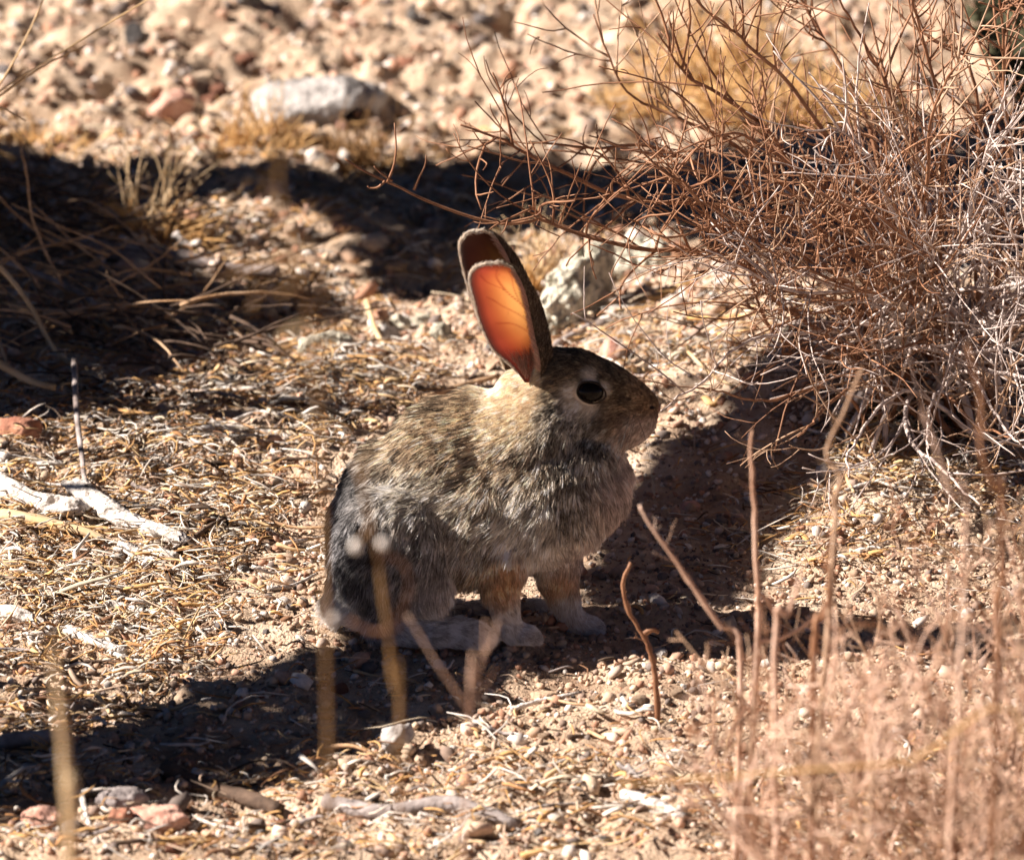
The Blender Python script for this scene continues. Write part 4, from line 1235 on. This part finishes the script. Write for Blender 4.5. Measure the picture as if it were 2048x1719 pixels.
# grass tufts
def tuft(px, py, n, Hh, spread, m, label, lean=(0, 0), thatch=60, r=.0008, base_r=.012, m2=None, cat='grass tuft'):
    g = G(px, py)
    root = empty('grass_tuft', g)
    tag(root, label, cat)
    for k in range(n):
        a = rng.uniform(0, 6.28)
        b0 = g + np.array([math.cos(a), math.sin(a), 0]) * base_r * rng.uniform(0, 1) ** .5 + np.array([0, 0, -.003])
        d = np.array([rng.normal(lean[0], spread), rng.normal(lean[1], spread), 1.0])
        c = grow_path(b0, d, Hh * rng.uniform(.55, 1.15), 10, np.array([rng.normal(lean[0], .5), rng.normal(0, .4), -rng.uniform(0, .7)]), .05)
        rr = r * rng.uniform(.7, 1.2)
        rr *= 1.5
        v, f = tubes(c[None], np.linspace(rr, rr * .3, 10)[None], 4, flat=.5)
        mesh('blade', v, f, m, root)
    T_ = Twigs()
    for k in range(int(thatch * 1.15)):
        a = rng.uniform(0, 6.28)
        b0 = g + np.array([math.cos(a), math.sin(a), 0]) * base_r * 1.3 * rng.uniform(0, 1) ** .5
        d = np.array([math.cos(a) * .8 + rng.normal(lean[0], spread), math.sin(a) * .8 + rng.normal(lean[1], spread), rng.uniform(.4, 1.2)])
        T_.add(grow_path(b0, d, Hh * rng.uniform(.2, .5), 7, np.array([rng.normal(0, .6), rng.normal(0, .5), -rng.uniform(.2, 1.4)]), .1), r * 1.1, r * .4)
    T_.build('thatch', m2 or m, root)
    return root


tuft(305, 480, 34, .105, .20, M_straw_pale, 'straw coloured grass tuft standing in shade at the upper left', (.12, 0), 150, .0015, .030, M_straw)
tuft(385, 490, 16, .06, .35, M_straw, 'small orange grass tuft right of the straw coloured tuft', (.1, 0), 70, .001, .022)
tuft(1085, 565, 34, .085, .25, M_straw_pale, 'spiky pale grass tuft just behind the ears', (.03, 0), 130, .0013, .024, M_straw)
tuft(520, 290, 40, .08, .25, M_straw, 'golden grass tuft left of the large white rock', (.05, 0), 320, .0014, .036)
tuft(745, 305, 24, .065, .28, M_straw_brown, 'brown grass tuft at the foot of the large white rock', (0, 0), 320, .0014, .050)
tuft(80, 285, 14, .055, .35, M_straw, 'golden grass tuft at the upper left edge', (0, 0), 280, .0014, .036)
tuft(1450, 150, 80, .14, .30, M_straw, 'large golden grass tuft behind the bush tips', (-.1, 0), 480, .0017, .065)
tuft(1590, 235, 34, .10, .35, M_straw, 'golden grass tuft behind the middle of the bush', (-.2, 0), 420, .0016, .07)
tuft(1330, 215, 20, .06, .45, M_straw, 'low golden grass tuft left of the large golden tuft', (-.2, 0), 280, .0015, .055)
tuft(545, 560, 10, .05, .5, M_straw_brown, 'low brown grass tuft on the lit patch in the shade', (.2, 0), 90, .0009, .03)

st = empty('grass_tuft', G(-60, 260))
tag(st, 'pale straws slanting out of the top left corner', 'grass tuft')
for q in ([(-60, 230), (10, 175), (170, 75), (320, -15)], [(-60, 240), (5, 160), (55, 70), (95, -20)], [(-60, 235), (30, 170), (100, 125), (170, 92)], [(-60, 215), (0, 215), (30, 230), (52, 242)]):
    c = catmull([P(a, b_, 4.35) for a, b_ in q], 16)
    v, f = tubes(c[None], np.linspace(.0020, .0012, 16)[None], 5, flat=.6)
    mesh('blade', v, f, M_straw_pale, st)

# stems in the shade at the left edge
stick('dry_weed', None, .0026, .0018, M_straw_pale, 'curved pale stem arching down from the left edge into the shade', 'weed', world=[P(-30, 515, 4.42), P(10, 545, 4.42), P(60, 610, 4.4), P(110, 700, 4.38), lift([(155, 752)], .002)[0]])
stick('dry_weed', [(-20, 575, .03), (150, 640, .02), (260, 680, .012), (350, 708, .006), (425, 728)], .0026, .0018, M_wood_grey, 'long thin grey stem lying across the left shade', 'weed')
stick('dry_weed', [(-20, 610, .02), (40, 640, .012), (100, 690, .005)], .0016, .001, M_wood_tan, 'short tan stem in the shade at the left edge', 'weed')
stick('dry_weed', [(-20, 690, .03), (20, 760, .012), (50, 800)], .0018, .0012, M_wood_tan, 'tan stem bending down at the left edge above the straw', 'weed')
stick('dry_weed', [(180, 720), (250, 690, .015), (310, 665, .03)], .0016, .001, M_wood_grey, 'grey twig sticking up in the left shade', 'weed')

# ------------------------------------------------------------------ shrubs left of the view, crowns shaped by the shade wanted; the slender one is added
def shade_tree(name, label, polys, tr_, trunk, leaf=.024, dens=1.9, group=None):
    pts = []
    for poly, dn in polys:
        xs = [q[0] for q in poly]; ys = [q[1] for q in poly]
        gp = []
        a, b_ = np.array([G(x, y) for x, y in poly]).min(0), np.array([G(x, y) for x, y in poly]).max(0)
        area = (b_[0] - a[0]) * (b_[1] - a[1])
        n = int(area / (leaf * leaf * .5) * 2.6 * dn * dens)
        X_ = rng.uniform(a[0], b_[0], n); Y_ = rng.uniform(a[1], b_[1], n)
        Z_ = height(X_, Y_, False)
        px, py = pix(np.stack([X_, Y_, Z_], 1))
        wob = 22 * noise(px / 60., py / 40., 77)
        ok = in_poly(px + wob, py + wob * .5, poly)
        pts.append(np.stack([X_, Y_, Z_], 1)[ok])
    g = np.concatenate(pts)
    # leaves set sunward of each wanted shade outline, gathered in clumps
    cl = tr_[0] + (tr_[1] - tr_[0]) * (noise(g[:, 0] * 7, g[:, 1] * 7, 5) + .5) + rng.normal(0, .07, len(g))
    c = g + SUN * cl[:, None]
    root = empty(name, trunk)
    tag(root, label, 'shrub', group)
    n = len(c)
    ax = norm(rng.normal(0, 1, (n, 3)) + SUN * 0.2)
    u = norm(np.cross(ax, rng.normal(0, 1, (n, 3)))); w = np.cross(ax, u)
    ll = leaf * rng.uniform(.6, 1.2, (n, 1))
    V = np.stack([c - u * ll, c + w * ll * .5 + ax * ll * .1, c + u * ll, c - w * ll * .5 + ax * ll * .1], 1).reshape(-1, 3)
    i = np.arange(n) * 4
    F = np.concatenate([np.stack([i, i + 1, i + 2], 1), np.stack([i, i + 2, i + 3], 1)])
    o = mesh('crown', V, F, M_leaf, root, smooth=False)
    o['kind'] = 'stuff'
    t0 = np.array(trunk)
    cen = c.mean(0)
    fork = t0 * .55 + np.array([cen[0], cen[1], cen[2] * .6]) * .45
    path = catmull(np.array([t0 + [0, 0, -.02], t0 * .75 + fork * .25 + [0, 0, .03], fork]), 14)
    v, f = tubes(path[None], np.linspace(.03, .016, 14)[None], 8)
    mesh('trunk', v, f, M_bark, root)
    for k in range(16):
        e = c[rng.integers(0, n)]
        m_ = (fork + e) / 2 + rng.normal(0, .05, 3)
        pth = catmull(np.array([fork, m_, e]), 12)
        v, f = tubes(pth[None], np.linspace(.010, .002, 12)[None], 6)
        mesh('limb', v, f, M_bark, root)
    return root


UP = [(-220, 235), (60, 292), (200, 338), (420, 338), (700, 342), (900, 326), (1060, 318), (1320, 322), (1500, 290), (1720, 270), (2250, 240), (2250, 520), (1700, 545), (1480, 520), (1330, 440), (1200, 470), (1000, 470), (1000, 560), (930, 600), (820, 600), (760, 570), (720, 470), (620, 410), (380, 385), (330, 470), (400, 570), (640, 585), (700, 640), (480, 690), (300, 790), (150, 830), (-220, 870)]
LO = [(-220, 1470), (150, 1492), (220, 1447), (330, 1407), (420, 1387), (560, 1327), (640, 1290), (800, 1238), (1130, 1230), (1140, 1274), (860, 1284), (840, 1322), (1060, 1326), (1000, 1395), (900, 1450), (760, 1480), (700, 1505), (600, 1550), (480, 1585), (250, 1612), (-220, 1655)]
MD = [(1190, 1205), (1230, 1090), (1285, 965), (1420, 850), (1540, 710), (1680, 630), (1960, 590), (1960, 770), (1760, 790), (1690, 900), (1620, 985), (1530, 1070), (1500, 1150), (1480, 1205)]
shade_tree('leafy_shrub', 'dark leafy shrub standing beyond the left edge, shading the ground behind the rabbit', [(UP, .85)], (.95, 1.5), (-1.35, 5.15, .0))
shade_tree('leafy_shrub', 'low leafy shrub beyond the left edge, shading the lower left ground', [(LO, .62)], (.95, 1.35), (-1.25, 3.75, .0))
shade_tree('leafy_shrub', 'unseen slender leafy shrub added beyond the left edge to shade the slope right of the rabbit', [(MD, 1.7), ([(1690, 880), (1700, 780), (1960, 600), (2080, 600), (2080, 900), (1850, 920)], .45)], (1.35, 1.7), (-1.35, 4.45, .0))  # added to cast the dark band and the dark under the bush

for j, (x, y, cnt, wdt, label) in enumerate([(1640, 345, 70, .17, 'low tangle of grey dead twigs behind the bush'), (1860, 470, 60, .15, 'tangle of silvery dead twigs low at the right behind the bush'), (1960, 700, 120, .10, 'heap of pale dead twigs in the dark under the bush at the right edge')]):
    g = G(x, y)
    root = empty('dead_brush', g)
    tag(root, label, 'brush')
    T_ = Twigs()
    for k in range(cnt):
        b0 = g + np.array([rng.uniform(-1, 1) * wdt, rng.uniform(-1, 1) * wdt * .6, rng.uniform(.0, .03)])
        a = rng.normal(-.25, .5) + (math.pi if rng.uniform() < .5 else 0)
        T_.add(grow_path(b0, (math.cos(a), rng.normal(0, .4), math.sin(a) * .5 + .1), rng.uniform(.05, .13), 9, (0, 0, rng.normal(-.1, .4)), .09), rng.uniform(.0014, .003), .0008)
    v, f = tubes(np.array(T_.p), np.array(T_.r), 4)
    o = mesh('twigs', v, f, M_twig_grey, root)
    o['kind'] = 'stuff'

dk = empty('leafy_shrub', (0.60, 5.3, 0))
tag(dk, 'dark shrub behind the bush at the right edge', 'shrub')
n = 5200
q = rng.normal(0, 1, (n, 3)); q = norm(q) * rng.uniform(.5, 1, (n, 1)) ** .4
c = np.array([.60, 5.3, .22]) + q * np.array([.14, .22, .24])
c[:, 2] = np.maximum(c[:, 2], .01)
ax = norm(rng.normal(0, 1, (n, 3)))
u = norm(np.cross(ax, rng.normal(0, 1, (n, 3)))); w = np.cross(ax, u)
ll = rng.uniform(.008, .016, (n, 1))
V = np.stack([c - u * ll, c + w * ll * .5, c + u * ll, c - w * ll * .5], 1).reshape(-1, 3)
i = np.arange(n) * 4
o = mesh('crown', V, np.concatenate([np.stack([i, i + 1, i + 2], 1), np.stack([i, i + 2, i + 3], 1)]), M_leaf, dk, smooth=False)
o['kind'] = 'stuff'
for k in range(9):
    e = np.array([.60 + rng.uniform(-.1, .1), 5.3 + rng.uniform(-.15, .15), rng.uniform(.15, .4)])
    pth = catmull(np.array([[.60, 5.3, -.01], (np.array([.60, 5.3, 0]) + e) / 2 + rng.normal(0, .03, 3), e]), 10)
    v, f = tubes(pth[None], np.linspace(.009, .003, 10)[None], 6)
    mesh('limb', v, f, M_bark, dk)

for j, (x, y, cnt, wdt, label, mm) in enumerate([(60, 470, 90, .12, 'dark tangled dead brush in the shade at the left edge', M_wood_dark), (110, 640, 70, .13, 'tangle of thin brown stems in the shade at the left edge', M_wood_tan), (300, 720, 40, .10, 'few dark twigs at the lower edge of the left shade', M_wood_dark)]):
    g = G(x, y)
    root = empty('dead_brush', g)
    tag(root, label, 'brush')
    T_ = Twigs()
    for k in range(cnt):
        b0 = g + np.array([rng.uniform(-1, 1) * wdt, rng.uniform(-1, 1) * wdt, rng.uniform(.0, .04)])
        a = rng.normal(-.35, .5) + (math.pi if rng.uniform() < .5 else 0)
        T_.add(grow_path(b0, (math.cos(a), rng.normal(0, .4), math.sin(a) * .5 + .25), rng.uniform(.05, .16), 9, (0, 0, rng.normal(-.3, .5)), .09), rng.uniform(.0010, .0022), .0006)
    v, f = tubes(np.array(T_.p), np.array(T_.r), 4)
    o = mesh('twigs', v, f, mm, root)
    o['kind'] = 'stuff'
